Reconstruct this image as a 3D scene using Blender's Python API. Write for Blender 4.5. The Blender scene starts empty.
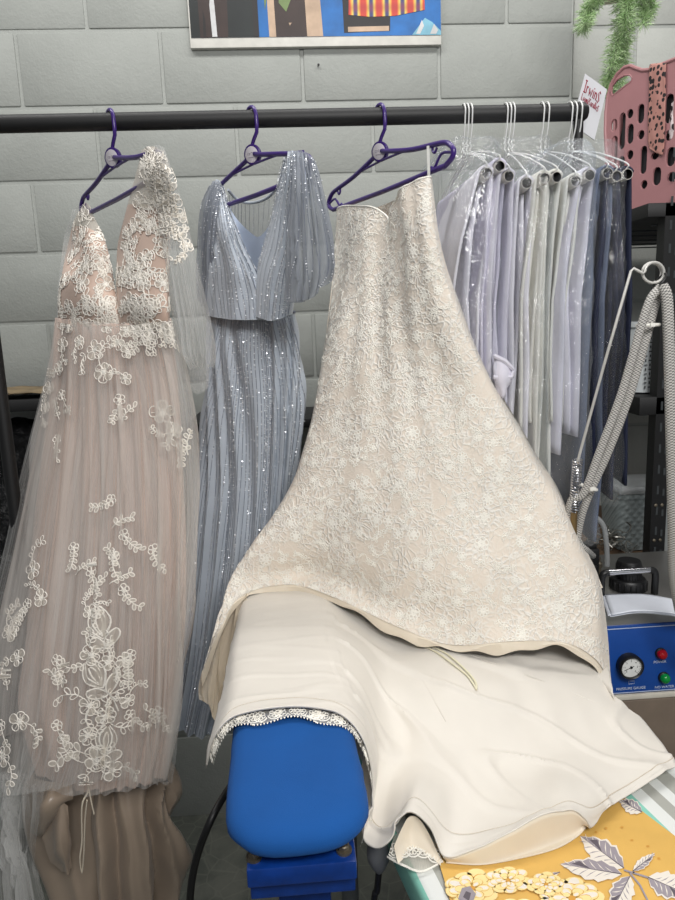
import bpy, bmesh, math, random
from mathutils import Vector, Matrix, noise
from mathutils.bvhtree import BVHTree
random.seed(7)
PI = math.pi
scene = bpy.context.scene
COL = scene.collection

# ------------------------------------------------------------------ camera
F_PX, PITCH, ROLL, YAW, CAM_H = 676.0, 0.18204472, -0.03812986, 0.05825451, 1.66
cy, sy = math.cos(YAW), math.sin(YAW)
FWD = Vector((sy*math.cos(PITCH), cy*math.cos(PITCH), -math.sin(PITCH)))
R0 = Vector((cy, -sy, 0)); U0 = R0.cross(FWD)
RGT = R0*math.cos(ROLL) + U0*math.sin(ROLL)
UPV = -R0*math.sin(ROLL) + U0*math.cos(ROLL)
EYE = Vector((0, 0, CAM_H))
def ray(px, py): return RGT*((px-337.5)/F_PX) - UPV*((py-450)/F_PX) + FWD
def at(px, py, Y):                       # point on the plane y = Y (parallel to the block wall)
    d = ray(px, py); return EYE + d*(Y/d.y)
def atz(px, py, z):                      # point on the horizontal plane at height z
    d = ray(px, py); return EYE + d*((z-CAM_H)/d.z)
cd = bpy.data.cameras.new('camera'); cam = bpy.data.objects.new('camera', cd); COL.objects.link(cam)
cd.sensor_fit = 'VERTICAL'; cd.sensor_height = 36.0; cd.lens = 36.0*F_PX/900.0
cd.clip_start = 0.05
M = Matrix((RGT, UPV, -FWD)).transposed().to_4x4(); M.translation = EYE
cam.matrix_world = M; scene.camera = cam

# ------------------------------------------------------------------ materials
def lin(c):
    c = c/255.0
    return c/12.92 if c <= 0.04045 else ((c+0.055)/1.055)**2.4
def rgb(r, g, b): return (lin(r), lin(g), lin(b), 1)
class NT:
    def __init__(s, name):
        s.m = bpy.data.materials.new(name); s.m.use_nodes = True
        s.t = s.m.node_tree; s.t.nodes.clear(); s.out = s.n('ShaderNodeOutputMaterial')
    def n(s, kind, **kw):
        nd = s.t.nodes.new(kind)
        for k, v in kw.items():
            if k.startswith('i_'):
                key = k[2:].replace('_', ' ')
                nd.inputs[key].default_value = v
            else: setattr(nd, k, v)
        return nd
    def l(s, a, b): s.t.links.new(a, b)
    def coords(s, kind='Object', scale=(1, 1, 1)):
        tc = s.n('ShaderNodeTexCoord'); mp = s.n('ShaderNodeMapping')
        mp.inputs['Scale'].default_value = scale
        s.l(tc.outputs[kind], mp.inputs['Vector']); return mp.outputs['Vector']
    def ramp(s, fac, stops):
        r = s.n('ShaderNodeValToRGB'); e = r.color_ramp.elements
        while len(e) < len(stops): e.new(0.5)
        for k, (p, c) in enumerate(stops):
            e[k].position = p; e[k].color = c if len(c) == 4 else (*c, 1)
        s.l(fac, r.inputs['Fac']); return r.outputs['Color']
    def mix(s, fac, a, b, blend='MIX'):
        x = s.n('ShaderNodeMix', data_type='RGBA', blend_type=blend)
        if hasattr(fac, 'links'): s.l(fac, x.inputs[0])
        else: x.inputs[0].default_value = fac
        for v, i in ((a, 6), (b, 7)):
            if hasattr(v, 'links'): s.l(v, x.inputs[i])
            else: x.inputs[i].default_value = v
        return x.outputs[2]
    def math(s, op, a, b=0.0):
        x = s.n('ShaderNodeMath', operation=op)
        for v, i in ((a, 0), (b, 1)):
            if hasattr(v, 'links'): s.l(v, x.inputs[i])
            else: x.inputs[i].default_value = v
        return x.outputs[0]
    def noise(s, vec, scale, detail=3.0, rough=0.55, dist=0.0):
        x = s.n('ShaderNodeTexNoise'); x.inputs['Scale'].default_value = scale
        x.inputs['Detail'].default_value = detail; x.inputs['Roughness'].default_value = rough
        x.inputs['Distortion'].default_value = dist
        s.l(vec, x.inputs['Vector']); return x.outputs['Fac']
    def voro(s, vec, scale, feature='F1', out='Distance'):
        x = s.n('ShaderNodeTexVoronoi', feature=feature); x.inputs['Scale'].default_value = scale
        s.l(vec, x.inputs['Vector']); return x.outputs[out]
    def bump(s, h, strength=0.3, dist=0.002):
        b = s.n('ShaderNodeBump'); b.inputs['Strength'].default_value = strength
        b.inputs['Distance'].default_value = dist; s.l(h, b.inputs['Height']); return b.outputs['Normal']
    def done(s, sh): s.l(sh, s.out.inputs['Surface']); return s.m
    def pbr(s, color=None, rough=0.6, metal=0.0, normal=None, **kw):
        p = s.n('ShaderNodeBsdfPrincipled')
        if color is not None:
            if hasattr(color, 'links'): s.l(color, p.inputs['Base Color'])
            else: p.inputs['Base Color'].default_value = color
        if hasattr(rough, 'links'): s.l(rough, p.inputs['Roughness'])
        else: p.inputs['Roughness'].default_value = rough
        p.inputs['Metallic'].default_value = metal
        if normal is not None: s.l(normal, p.inputs['Normal'])
        for k, v in kw.items():
            p.inputs[k.replace('_', ' ')].default_value = v
        return p.outputs['BSDF']

def plain(name, c, rough=0.6, metal=0.0, var=0.08, nscale=30, bscale=200, bstr=0.1, **kw):
    t = NT(name); v = t.coords()
    n = t.noise(v, nscale, 4)
    a = tuple(x*(1-var) for x in c[:3])+(1,); b = tuple(min(1, x*(1+var)) for x in c[:3])+(1,)
    col = t.ramp(n, [(0.3, a), (0.7, b)])
    nm = t.bump(t.noise(v, bscale, 2), bstr, 0.001)
    return t.done(t.pbr(col, rough, metal, nm, **kw))
def fabric(name, c, rough=0.75, weave=900, bstr=0.25, sheen=0.2, var=0.06, crease=0.0, trans=0.0):
    t = NT(name); v = t.coords()
    n = t.noise(v, 12, 4)
    a = tuple(x*(1-var) for x in c[:3])+(1,); b = tuple(min(1, x*(1+var)) for x in c[:3])+(1,)
    col = t.ramp(n, [(0.3, a), (0.7, b)])
    h = t.noise(v, weave, 1)
    if crease:
        v2 = t.coords('Object', (1, 1.6, 1))
        r = t.noise(v2, 14, 3, 0.5, 1.2)
        r = t.math('ABSOLUTE', t.math('SUBTRACT', r, 0.5))
        h = t.math('ADD', t.math('MULTIPLY', h, 0.06), t.math('MULTIPLY', r, crease))
    nm = t.bump(h, bstr, 0.004 if crease else 0.001)
    p = t.pbr(col, rough, 0, nm, Sheen_Weight=sheen)
    if trans:
        tr = t.n('ShaderNodeBsdfTranslucent'); t.l(col, tr.inputs['Color'])
        mx = t.n('ShaderNodeMixShader'); mx.inputs[0].default_value = trans
        t.l(p, mx.inputs[1]); t.l(tr.outputs[0], mx.inputs[2]); p = mx.outputs[0]
    return t.done(p)
def sheer(name, c, opacity=0.35, streak=0.25, rough=0.8, uvs=(60, 2, 1)):
    # net: part of the light goes straight through the holes, the rest meets the threads
    t = NT(name)
    v = t.coords('UV', uvs)
    n = t.noise(v, 3.0, 3)
    op = t.n('ShaderNodeMapRange'); op.inputs['From Min'].default_value = 0.3; op.inputs['From Max'].default_value = 0.7
    op.inputs['To Min'].default_value = max(0, opacity-streak/2); op.inputs['To Max'].default_value = min(1, opacity+streak/2)
    t.l(n, op.inputs['Value'])
    d = t.n('ShaderNodeBsdfDiffuse'); d.inputs['Color'].default_value = c
    tl = t.n('ShaderNodeBsdfTranslucent'); tl.inputs['Color'].default_value = c
    m1 = t.n('ShaderNodeMixShader'); m1.inputs[0].default_value = 0.45
    t.l(d.outputs[0], m1.inputs[1]); t.l(tl.outputs[0], m1.inputs[2])
    tr = t.n('ShaderNodeBsdfTransparent')
    m2 = t.n('ShaderNodeMixShader'); t.l(op.outputs[0], m2.inputs[0])
    t.l(tr.outputs[0], m2.inputs[1]); t.l(m1.outputs[0], m2.inputs[2])
    return t.done(m2.outputs[0])
def film(name, tint=(0.95, 0.96, 0.97, 1), haze=0.07, gloss=0.16, scale=26):
    t = NT(name); v = t.coords('Object', (1, 1, 0.45))
    nm = t.bump(t.noise(v, scale, 4, 0.6, 1.5), 0.9, 0.02)
    g = t.n('ShaderNodeBsdfGlossy'); g.inputs['Roughness'].default_value = 0.12; t.l(nm, g.inputs['Normal'])
    d = t.n('ShaderNodeBsdfDiffuse'); d.inputs['Color'].default_value = tint
    tr = t.n('ShaderNodeBsdfTransparent'); tr.inputs['Color'].default_value = tint
    m1 = t.n('ShaderNodeMixShader'); m1.inputs[0].default_value = haze
    t.l(tr.outputs[0], m1.inputs[1]); t.l(d.outputs[0], m1.inputs[2])
    m2 = t.n('ShaderNodeMixShader'); m2.inputs[0].default_value = gloss
    t.l(m1.outputs[0], m2.inputs[1]); t.l(g.outputs[0], m2.inputs[2])
    return t.done(m2.outputs[0])

def wall_material(name, c):
    t = NT(name); v = t.coords()
    n = t.noise(v, 6, 4)
    col = t.ramp(n, [(0.3, tuple(x*0.94 for x in c[:3])), (0.7, tuple(x*1.05 for x in c[:3]))])
    h = t.math('ADD', t.noise(v, 160, 3), t.math('MULTIPLY', t.noise(v, 45, 3), 1.3))
    return t.done(t.pbr(col, 0.62, 0, t.bump(h, 0.45, 0.002)))
MAT = {}
MAT['wall'] = wall_material('painted_block', rgb(154, 157, 152))
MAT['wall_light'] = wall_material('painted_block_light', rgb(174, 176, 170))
MAT['mortar'] = wall_material('painted_mortar', rgb(160, 163, 158))
MAT['black_metal'] = plain('black_powder_coat', rgb(13, 13, 14), 0.55, 0.0, 0.1, 30, 400, 0.15)
MAT['black_plastic'] = plain('black_plastic', rgb(26, 26, 27), 0.4)
MAT['purple'] = plain('purple_plastic', rgb(60, 36, 112), 0.3, 0, 0.06)
MAT['disc'] = plain('pale_disc', rgb(205, 200, 205), 0.4)
MAT['ink_grey'] = plain('grey_ink', rgb(90, 80, 100), 0.6)
MAT['white_wire'] = plain('white_coated_wire', rgb(222, 222, 220), 0.35)
MAT['grey_wire'] = plain('grey_wire', rgb(195, 193, 188), 0.35, 0.2)
MAT['cardboard'] = plain('white_card_tube', rgb(205, 200, 192), 0.8)
MAT['tube_shade'] = plain('tube_inside_shade', rgb(16, 13, 12), 0.95)
MAT['chrome'] = plain('chrome', rgb(215, 215, 218), 0.15, 1.0, 0.03, 20, 100, 0.02)
MAT['steel'] = plain('brushed_steel', rgb(170, 168, 164), 0.38, 0.9, 0.06, 15, 300, 0.1)
MAT['bolt'] = plain('dull_bolt_steel', rgb(120, 112, 98), 0.5, 0.8, 0.25, 60)
MAT['paper'] = plain('white_paper', rgb(225, 229, 238), 0.8, 0, 0.02)
MAT['blue_panel'] = plain('blue_enamel', rgb(26, 76, 158), 0.35, 0, 0.05)
MAT['white_print'] = plain('white_print', rgb(205, 215, 232), 0.5)
MAT['gauge_face'] = plain('gauge_face', rgb(232, 232, 228), 0.4)
MAT['blue_steel'] = plain('blue_painted_steel', rgb(8, 50, 122), 0.36, 0.0, 0.2, 40, 120, 0.3)
MAT['blue_cloth'] = fabric('blue_cotton_cover', rgb(0, 76, 146), 0.92, 1400, 0.3, 0.0, 0.07)
MAT['pink'] = plain('dusty_pink_plastic', rgb(168, 120, 122), 0.42, 0, 0.03, 20, 60, 0.05)
MAT['taupe'] = plain('taupe_metal', rgb(120, 106, 92), 0.5)
MAT['hose_dark'] = plain('dark_thread', rgb(70, 70, 70), 0.8)
MAT['cable'] = plain('black_cable', rgb(14, 14, 15), 0.45)
MAT['tie'] = plain('white_cable_tie', rgb(232, 230, 222), 0.4)
MAT['shelf_wood'] = plain('brown_shelf', rgb(96, 76, 58), 0.6, 0, 0.2, 14)
MAT['tan_paper'] = plain('tan_paper', rgb(122, 106, 80), 0.8, 0, 0.35, 14)
MAT['bin_grey'] = plain('grey_plastic_bin', rgb(128, 136, 136), 0.5)
MAT['bin_white'] = plain('white_plastic_bin', rgb(198, 203, 204), 0.5)
MAT['hole'] = plain('dark_gap', rgb(60, 64, 66), 0.9)
MAT['steel_wool'] = plain('crumpled_foil', rgb(150, 148, 142), 0.3, 0.9, 0.2, 80)
MAT['brass'] = plain('dull_brass', rgb(140, 116, 78), 0.4, 0.7)
MAT['grey_rubber'] = plain('grey_rubber', rgb(104, 106, 110), 0.6)

# ------------------------------------------------------------------ object helpers
def thing(name, label, cat, loc=(0, 0, 0), group=None):
    o = bpy.data.objects.new(name, None); COL.objects.link(o); o.location = loc
    o.empty_display_size = 0.05
    o['label'] = label; o['category'] = cat
    if group: o['group'] = group
    return o
def tag(o, label, cat, group=None):
    o['label'] = label; o['category'] = cat
    if group: o['group'] = group
    return o
def obj(name, bm, mats, parent=None, smooth=True, recalc=True, solid=0.0, label=None, sub=0):
    """links a bmesh built in world coordinates as one object, keeping it where it stands when parented"""
    if recalc: bmesh.ops.recalc_face_normals(bm, faces=bm.faces[:])
    me = bpy.data.meshes.new(name); bm.to_mesh(me); bm.free()
    for m in (mats if isinstance(mats, (list, tuple)) else [mats]): me.materials.append(MAT[m] if isinstance(m, str) else m)
    o = bpy.data.objects.new(name, me); COL.objects.link(o)
    if smooth:
        for p in me.polygons: p.use_smooth = True
        try: me.set_sharp_from_angle(angle=math.radians(42))
        except Exception: pass
    if parent is not None:
        o.parent = parent
        off = Vector(parent.location)
        pp = parent.parent
        while pp is not None: off += Vector(pp.location); pp = pp.parent
        me.transform(Matrix.Translation(-off))
    else:
        # put the origin at the base of the thing
        vs = [v.co for v in me.vertices]
        if vs:
            c = Vector((sum(v.x for v in vs)/len(vs), sum(v.y for v in vs)/len(vs), min(v.z for v in vs)))
            me.transform(Matrix.Translation(-c)); o.location = c
    if solid:
        md = o.modifiers.new('thickness', 'SOLIDIFY'); md.thickness = solid; md.offset = 0
    if sub:
        md = o.modifiers.new('smooth', 'SUBSURF'); md.levels = sub; md.render_levels = sub
    if label: o['label'] = label
    return o
def struct(name, bm, mats, smooth=False, **kw):
    o = obj(name, bm, mats, None, smooth, **kw); o['kind'] = 'structure'; return o
def clone(src, parent=None, offset=None):
    c = src.copy(); COL.objects.link(c)
    if parent is not None: c.parent = parent
    if offset is not None: c.location = Vector(src.location) + Vector(offset)
    return c

def cr(pts, t):
    """Catmull-Rom through pts at t in 0..1 (uniform)"""
    n = len(pts)-1
    if n == 0: return pts[0].copy()
    x = min(max(t, 0), 1)*n; i = min(int(x), n-1); f = x-i
    p1, p2 = pts[i], pts[i+1]
    p0 = pts[i-1] if i > 0 else p1*2-p2
    p3 = pts[i+2] if i+2 <= n else p2*2-p1
    return 0.5*((2*p1)+(p2-p0)*f+(2*p0-5*p1+4*p2-p3)*f*f+(3*p1-p0-3*p2+p3)*f*f*f)
def crk(keys, pts, t):
    """the same with a knot value for every point (monotone keys)"""
    n = len(keys)-1
    t = min(max(t, keys[0]), keys[-1])
    i = 0
    while i < n-1 and t > keys[i+1]: i += 1
    h = keys[i+1]-keys[i]; f = (t-keys[i])/h if h else 0
    p1, p2 = pts[i], pts[i+1]
    m1 = (pts[i+1]-pts[i-1])/(keys[i+1]-keys[i-1]) if i > 0 else (p2-p1)/h
    m2 = (pts[i+2]-pts[i])/(keys[i+2]-keys[i]) if i+2 <= n else (p2-p1)/h
    f2, f3 = f*f, f*f*f
    return p1*(2*f3-3*f2+1)+m1*(h*(f3-2*f2+f))+p2*(-2*f3+3*f2)+m2*(h*(f3-f2))
def spline(pts, per=8):
    out = []
    n = (len(pts)-1)*per
    for k in range(n+1): out.append(cr(pts, k/n))
    return out

def box(bm, c, s, rot=None, bevel=0.0, mi=0, seg=2):
    g = bmesh.ops.create_cube(bm, size=1.0); vs = g['verts']
    for v in vs: v.co = Vector((v.co.x*s[0], v.co.y*s[1], v.co.z*s[2]))
    if bevel:
        es = {e for v in vs for e in v.link_edges}
        r = bmesh.ops.bevel(bm, geom=list(es), offset=bevel, segments=seg, affect='EDGES', profile=0.5)
        vs = list({v for f in r['faces'] for v in f.verts} | {v for v in vs if v.is_valid})
    for v in vs:
        co = v.co
        if rot is not None: co = rot @ co
        v.co = co + Vector(c)
    for f in {f for v in vs for f in v.link_faces}: f.material_index = mi
    return vs
def frame_of(d, hint=Vector((0, 0, 1))):
    d = d.normalized()
    if abs(d.dot(hint)) > 0.95: hint = Vector((1, 0, 0))
    a = d.cross(hint).normalized(); return a, a.cross(d).normalized()
def tube(bm, pts, r, seg=10, cap=True, mi=0, closed=False, rz=None, uvl=None):
    """round (or flattened) tube along pts; r may be a function of 0..1"""
    n = len(pts); rings = []
    a = None
    for i, p in enumerate(pts):
        if closed: d = pts[(i+1) % n]-pts[i-1]
        else: d = (pts[min(i+1, n-1)]-pts[max(i-1, 0)])
        if d.length < 1e-9: d = Vector((0, 0, 1))
        d.normalize()
        if a is None: a, b = frame_of(d)
        else:
            a = (a-d*a.dot(d))
            a = a.normalized() if a.length > 1e-6 else frame_of(d)[0]
            b = d.cross(a)
            b = a.cross(d).normalized()
        rr = r(i/(n-1)) if callable(r) else r
        r2 = rr if rz is None else rz
        rings.append([bm.verts.new(p+a*(math.cos(2*PI*k/seg)*rr)+b*(math.sin(2*PI*k/seg)*r2)) for k in range(seg)])
    m = n if closed else n-1
    for i in range(m):
        A, B = rings[i], rings[(i+1) % n]
        for k in range(seg):
            f = bm.faces.new((A[k], A[(k+1) % seg], B[(k+1) % seg], B[k])); f.material_index = mi
    if cap and not closed:
        for R in (rings[0], rings[-1]):
            f = bm.faces.new(R); f.material_index = mi
    return rings
def lathe(bm, c, axis, prof, seg=24, mi=0, cap=True):
    """prof = [(radius, distance along axis)]"""
    axis = Vector(axis).normalized(); a, b = frame_of(axis); rings = []
    for r, h in prof:
        rings.append([bm.verts.new(Vector(c)+axis*h+a*(math.cos(2*PI*k/seg)*r)+b*(math.sin(2*PI*k/seg)*r)) for k in range(seg)])
    for A, B in zip(rings, rings[1:]):
        for k in range(seg):
            f = bm.faces.new((A[k], A[(k+1) % seg], B[(k+1) % seg], B[k])); f.material_index = mi
    if cap:
        for R in (rings[0], rings[-1]):
            if (R[0].co-R[1].co).length > 1e-6:
                f = bm.faces.new(R); f.material_index = mi
def grid_faces(bm, G, uvf=None, mi=0, wrap=False):
    uv = bm.loops.layers.uv.verify(); nv = len(G); nu = len(G[0])
    fs = []
    for j in range(nv-1):
        for i in range(nu if wrap else nu-1):
            i2 = (i+1) % nu
            q = (G[j][i], G[j][i2], G[j+1][i2], G[j+1][i])
            try: f = bm.faces.new(q)
            except ValueError: continue
            f.material_index = mi
            if uvf:
                ii = i+1
                for lp, (a, b) in zip(f.loops, ((i, j), (ii, j), (ii, j+1), (i, j+1))): lp[uv].uv = uvf(a, b)
            fs.append(f)
    return fs
def normals_of(P, wrap=False):
    nv, nu = len(P), len(P[0]); N = []
    for j in range(nv):
        row = []
        for i in range(nu):
            if wrap: du = P[j][(i+1) % nu]-P[j][i-1]
            else: du = P[j][min(i+1, nu-1)]-P[j][max(i-1, 0)]
            dv = P[min(j+1, nv-1)][i]-P[max(j-1, 0)][i]
            n = du.cross(dv)
            row.append(n.normalized() if n.length > 1e-12 else Vector((0, -1, 0)))
        N.append(row)
    return N
def surf(rows, nu, nv, disp=None, vk=None):
    """rows: list of curves, each a list of Vectors or (u, Vector); returns a grid of points facing the camera"""
    P = []
    curves = []
    for r in rows:
        if isinstance(r[0], tuple):
            ks = [q[0] for q in r]; ps = [q[1] for q in r]
            curves.append([crk(ks, ps, i/(nu-1)) for i in range(nu)])
        else: curves.append([cr(r, i/(nu-1)) for i in range(nu)])
    vk = vk or [k/(len(rows)-1) for k in range(len(rows))]
    for j in range(nv):
        P.append([crk(vk, [c[i] for c in curves], j/(nv-1)) for i in range(nu)])
    if disp:
        N = normals_of(P); c = P[nv//2][nu//2]
        sg = 1 if N[nv//2][nu//2].dot(EYE-c) > 0 else -1
        P = [[P[j][i]+N[j][i]*(sg*disp(i/(nu-1), j/(nv-1), P[j][i])) for i in range(nu)] for j in range(nv)]
    return P
def surf_mesh(bm, P, mi=0, su=1.0, sv=1.0):
    G = [[bm.verts.new(p) for p in r] for r in P]
    nv, nu = len(P), len(P[0])
    grid_faces(bm, G, lambda i, j: (su*i/(nu-1), sv*j/(nv-1)), mi)
    return G
def tubeskin(rows, nu, nv, disp=None, vk=None):
    """rows: (curve, front bulge, back bulge): a hollow garment seen from the front; ring of 2*nu points"""
    P = []; vk = vk or [k/(len(rows)-1) for k in range(len(rows))]
    C = [[cr(r[0], i/(nu-1)) for i in range(nu)] for r in rows]
    for j in range(nv):
        v = j/(nv-1)
        mid = [crk(vk, [c[i] for c in C], v) for i in range(nu)]
        fb = crk(vk, [r[1] for r in rows], v); bb = crk(vk, [r[2] for r in rows], v)
        cm = (mid[0]+mid[-1])/2; nd = Vector((EYE.x-cm.x, EYE.y-cm.y, 0)).normalized()
        ring = []
        for i in range(nu):
            s = i/(nu-1)*2-1
            ring.append(mid[i]+nd*(fb*math.sqrt(max(0, 1-s*s))))
        for i in range(nu-2, 0, -1):
            s = i/(nu-1)*2-1
            ring.append(mid[i]-nd*(bb*math.sqrt(max(0, 1-s*s))))
        P.append(ring)
    if disp:
        N = normals_of(P, True); m = len(P[0])
        c = sum(P[nv//2], Vector())/m
        sg = 1 if N[nv//2][nu//2].dot(P[nv//2][nu//2]-c) > 0 else -1
        P = [[P[j][i]+N[j][i]*(sg*disp(i/m, j/(nv-1), P[j][i])) for i in range(m)] for j in range(nv)]
    return P
def skin_mesh(bm, P, mi=0, su=1.0, sv=1.0):
    G = [[bm.verts.new(p) for p in r] for r in P]; nv, nu = len(P), len(P[0])
    grid_faces(bm, G, lambda i, j: (su*i/nu, sv*j/(nv-1)), mi, wrap=True)
    return G
def nz(x, y, z=0.0): return noise.noise(Vector((x, y, z)))
def folds(n, amp, seed=0.0, wob=0.25, sharp=0.6, low=0.0):
    """gathers that run down the cloth, deeper towards the hem"""
    def d(u, v, p):
        a = amp(v) if callable(amp) else amp
        w = u+wob*0.1*nz(u*3, v*2.2, seed)
        x = w*n+1.6*nz(w*4, v*0.7, seed+3)
        s = math.sin(2*PI*x)
        s = math.copysign(abs(s)**sharp, s)
        s2 = math.sin(2*PI*(x*1.7+seed+0.4*nz(w*6, v*1.1, seed+9)))
        return a*(0.65*s+0.35*s2)+low*nz(p.x*7, p.z*5, seed)
    return d
def bvh_of(P, wrap=False):
    vs = [p for r in P for p in r]; nu = len(P[0]); fs = []
    for j in range(len(P)-1):
        for i in range(nu if wrap else nu-1):
            i2 = (i+1) % nu
            fs.append((j*nu+i, j*nu+i2, (j+1)*nu+i2, (j+1)*nu+i))
    return BVHTree.FromPolygons(vs, fs)

# ------------------------------------------------------------------ lace motifs (drawn in metres, laid on a cloth)
class Lay:
    """maps flat drawings on to a cloth surface, slightly raised"""
    def __init__(s, bm, bvh, p, n, ang, scale, off=0.0012, cast=False):
        s.bm, s.bvh, s.off, s.sc = bm, bvh, off, scale
        if n.dot(EYE-p) < 0: n = -n
        s.cast = cast
        if cast: n = (n*.25+(EYE-p).normalized()).normalized()
        s.p, s.n = p, n
        up = Vector((0, 0, 1)); t = up-n*up.dot(n)
        t = t.normalized() if t.length > 1e-4 else Vector((0, 1, 0))
        b = t.cross(n)
        s.t = t*math.cos(ang)+b*math.sin(ang); s.b = t.cross(n)*math.cos(ang)-t*math.sin(ang)
    def v(s, x, y, h=0.0):
        q = s.p+s.b*(x*s.sc)+s.t*(y*s.sc)
        loc, nr, _, d = s.bvh.ray_cast(q+s.n*.045, -s.n, .1) if s.cast else s.bvh.find_nearest(q)
        if loc is None: loc, nr, _, d = s.bvh.find_nearest(q)
        if loc is None: loc, nr = q, s.n
        if nr.dot(s.n) < 0: nr = -nr
        return s.bm.verts.new(loc+nr*(s.off+h))
    def strip(s, pts, w, mi=0, closed=False, h=0.0007):
        n = len(pts); rows = []
        for i in range(n):
            if closed: d = (pts[(i+1) % n][0]-pts[i-1][0], pts[(i+1) % n][1]-pts[i-1][1])
            else: d = (pts[min(i+1, n-1)][0]-pts[max(0, i-1)][0], pts[min(i+1, n-1)][1]-pts[max(0, i-1)][1])
            L = math.hypot(*d) or 1; nx, ny = -d[1]/L, d[0]/L; x, y = pts[i]
            rows.append((s.v(x+nx*w, y+ny*w), s.v(x, y, h), s.v(x-nx*w, y-ny*w)))
        for i in range(n if closed else n-1):
            A, B = rows[i], rows[(i+1) % n]
            for k in (0, 1):
                try: f = s.bm.faces.new((A[k], A[k+1], B[k+1], B[k])); f.material_index = mi
                except ValueError: pass
    def fan(s, pts, c, mi=0, h=0.0008):
        cv = s.v(c[0], c[1], h); rim = [s.v(x, y) for x, y in pts]
        for i in range(len(rim)):
            f = s.bm.faces.new((cv, rim[i], rim[(i+1) % len(rim)])); f.material_index = mi
def petal(a, r0, r1, w, n=7):
    """a petal outline pointing along angle a from radius r0 to r1"""
    out = []
    for k in range(2*n):
        q = k/(2*n)*2*PI
        l = (r0+r1)/2-(r1-r0)/2*math.cos(q); d = w*math.sin(q)*(0.75+0.35*(l-r0)/(r1-r0))
        out.append((l*math.cos(a)-d*math.sin(a), l*math.sin(a)+d*math.cos(a)))
    return out
def shift(pts, x, y): return [(a+x, b+y) for a, b in pts]
def flower(L, x, y, r, k=6, fill=1, mi=0, w=0.07, layers=2, a0=0.0):
    for q in range(layers):
        rr = r*(1-0.42*q)
        for i in range(k):
            a = a0+2*PI*i/k+q*PI/k+random.uniform(-.15, .15)
            pt = shift(petal(a, rr*0.25, rr*random.uniform(.88, 1.08), rr*0.36*6/k), x, y)
            if fill is not None: L.fan(pt, (x+rr*.62*math.cos(a), y+rr*.62*math.sin(a)), fill, 0.0004+0.0006*q)
            L.strip(pt, r*w, mi, True, 0.0008+0.0005*q)
    L.fan([(x+r*.16*math.cos(q*PI/4), y+r*.16*math.sin(q*PI/4)) for q in range(8)], (x, y), mi, 0.0018)
def leaf(L, x, y, a, l, w, mi=0, fill=1, sw=0.0011):
    pt = shift(petal(a, 0, l, w), x, y)
    if fill is not None: L.fan(pt, (x+l*.5*math.cos(a), y+l*.5*math.sin(a)), fill)
    L.strip(pt, sw, mi, True)
def sprig(L, x, y, a, l, curl=1.2, mi=0, n=6, fill=1, sw=0.0011):
    """a curved stem with leaves to either side"""
    pts = []; px, py = x, y; d = a
    for k in range(n*2+1):
        pts.append((px, py)); d += curl/(n*2); px += l/(n*2)*math.cos(d); py += l/(n*2)*math.sin(d)
    L.strip(pts, sw, mi)
    d = a
    for k in range(2, n*2+1, 2):
        d = a+curl*k/(n*2); q = pts[k]
        for sgn in (-1, 1):
            if random.random() < .8: leaf(L, q[0], q[1], d+sgn*0.85, l*.26*random.uniform(.7, 1.1), l*.075, mi, fill, sw)
    return pts[-1]
def hit(bvh, px, py):
    d = ray(px, py).normalized(); loc, n, _, _ = bvh.ray_cast(EYE, d)
    return loc, n

# ================================================================== THE SETTING
WY = 2.125
XJ = at(573, 60, WY).x
ZR0 = 2.502
def block_wall(name, x0, x1, y, mat, jx):
    bm = bmesh.new()
    vs = box(bm, ((x0+x1)/2, y+0.051, 1.60), (x1-x0, 0.10, 3.2), mi=1)
    for k in range(-3, 13):
        zt = min(ZR0-0.2*k, 3.2); zb = max(ZR0-0.2*(k+1), 0.0)
        if zt-zb < 0.03 or zb < 0.09: continue
        if zb < 0.15: zb = -0.02
        off = jx if k % 2 == 0 else jx+0.2
        n0 = math.floor((x0-off)/0.4)
        for q in range(n0, n0+30):
            a = max(off+0.4*q, x0); b = min(off+0.4*(q+1), x1)
            if b-a < 0.03: continue
            j = random.uniform(-0.0008, 0.0008)
            box(bm, ((a+b)/2, y+0.012+j, (zt+zb)/2), (b-a-0.009, 0.03, zt-zb-0.009), bevel=0.0045, mi=0, seg=2)
    return struct(name, bm, [mat, 'mortar'], smooth=True)
block_wall('wall_back', -2.4, XJ-0.003, WY, 'wall', -0.736)
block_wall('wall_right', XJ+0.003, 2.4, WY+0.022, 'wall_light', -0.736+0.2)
bm = bmesh.new(); box(bm, (0, 0.2, -0.05), (5.0, 4.2, 0.1))
t = NT('floor_vinyl'); v = t.coords()
n1 = t.noise(v, 9, 5, 0.6, 0.6); vo = t.voro(v, 14, 'DISTANCE_TO_EDGE')
c = t.ramp(n1, [(0.35, rgb(80, 84, 78)), (0.65, rgb(104, 106, 98))])
c = t.mix(t.math('MULTIPLY', t.math('LESS_THAN', vo, 0.03), 0.35), c, rgb(120, 122, 112))
MAT['floor'] = t.done(t.pbr(c, 0.5, 0, t.bump(t.noise(v, 120, 2), 0.1, 0.001)))
struct('floor', bm, 'floor')

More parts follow.
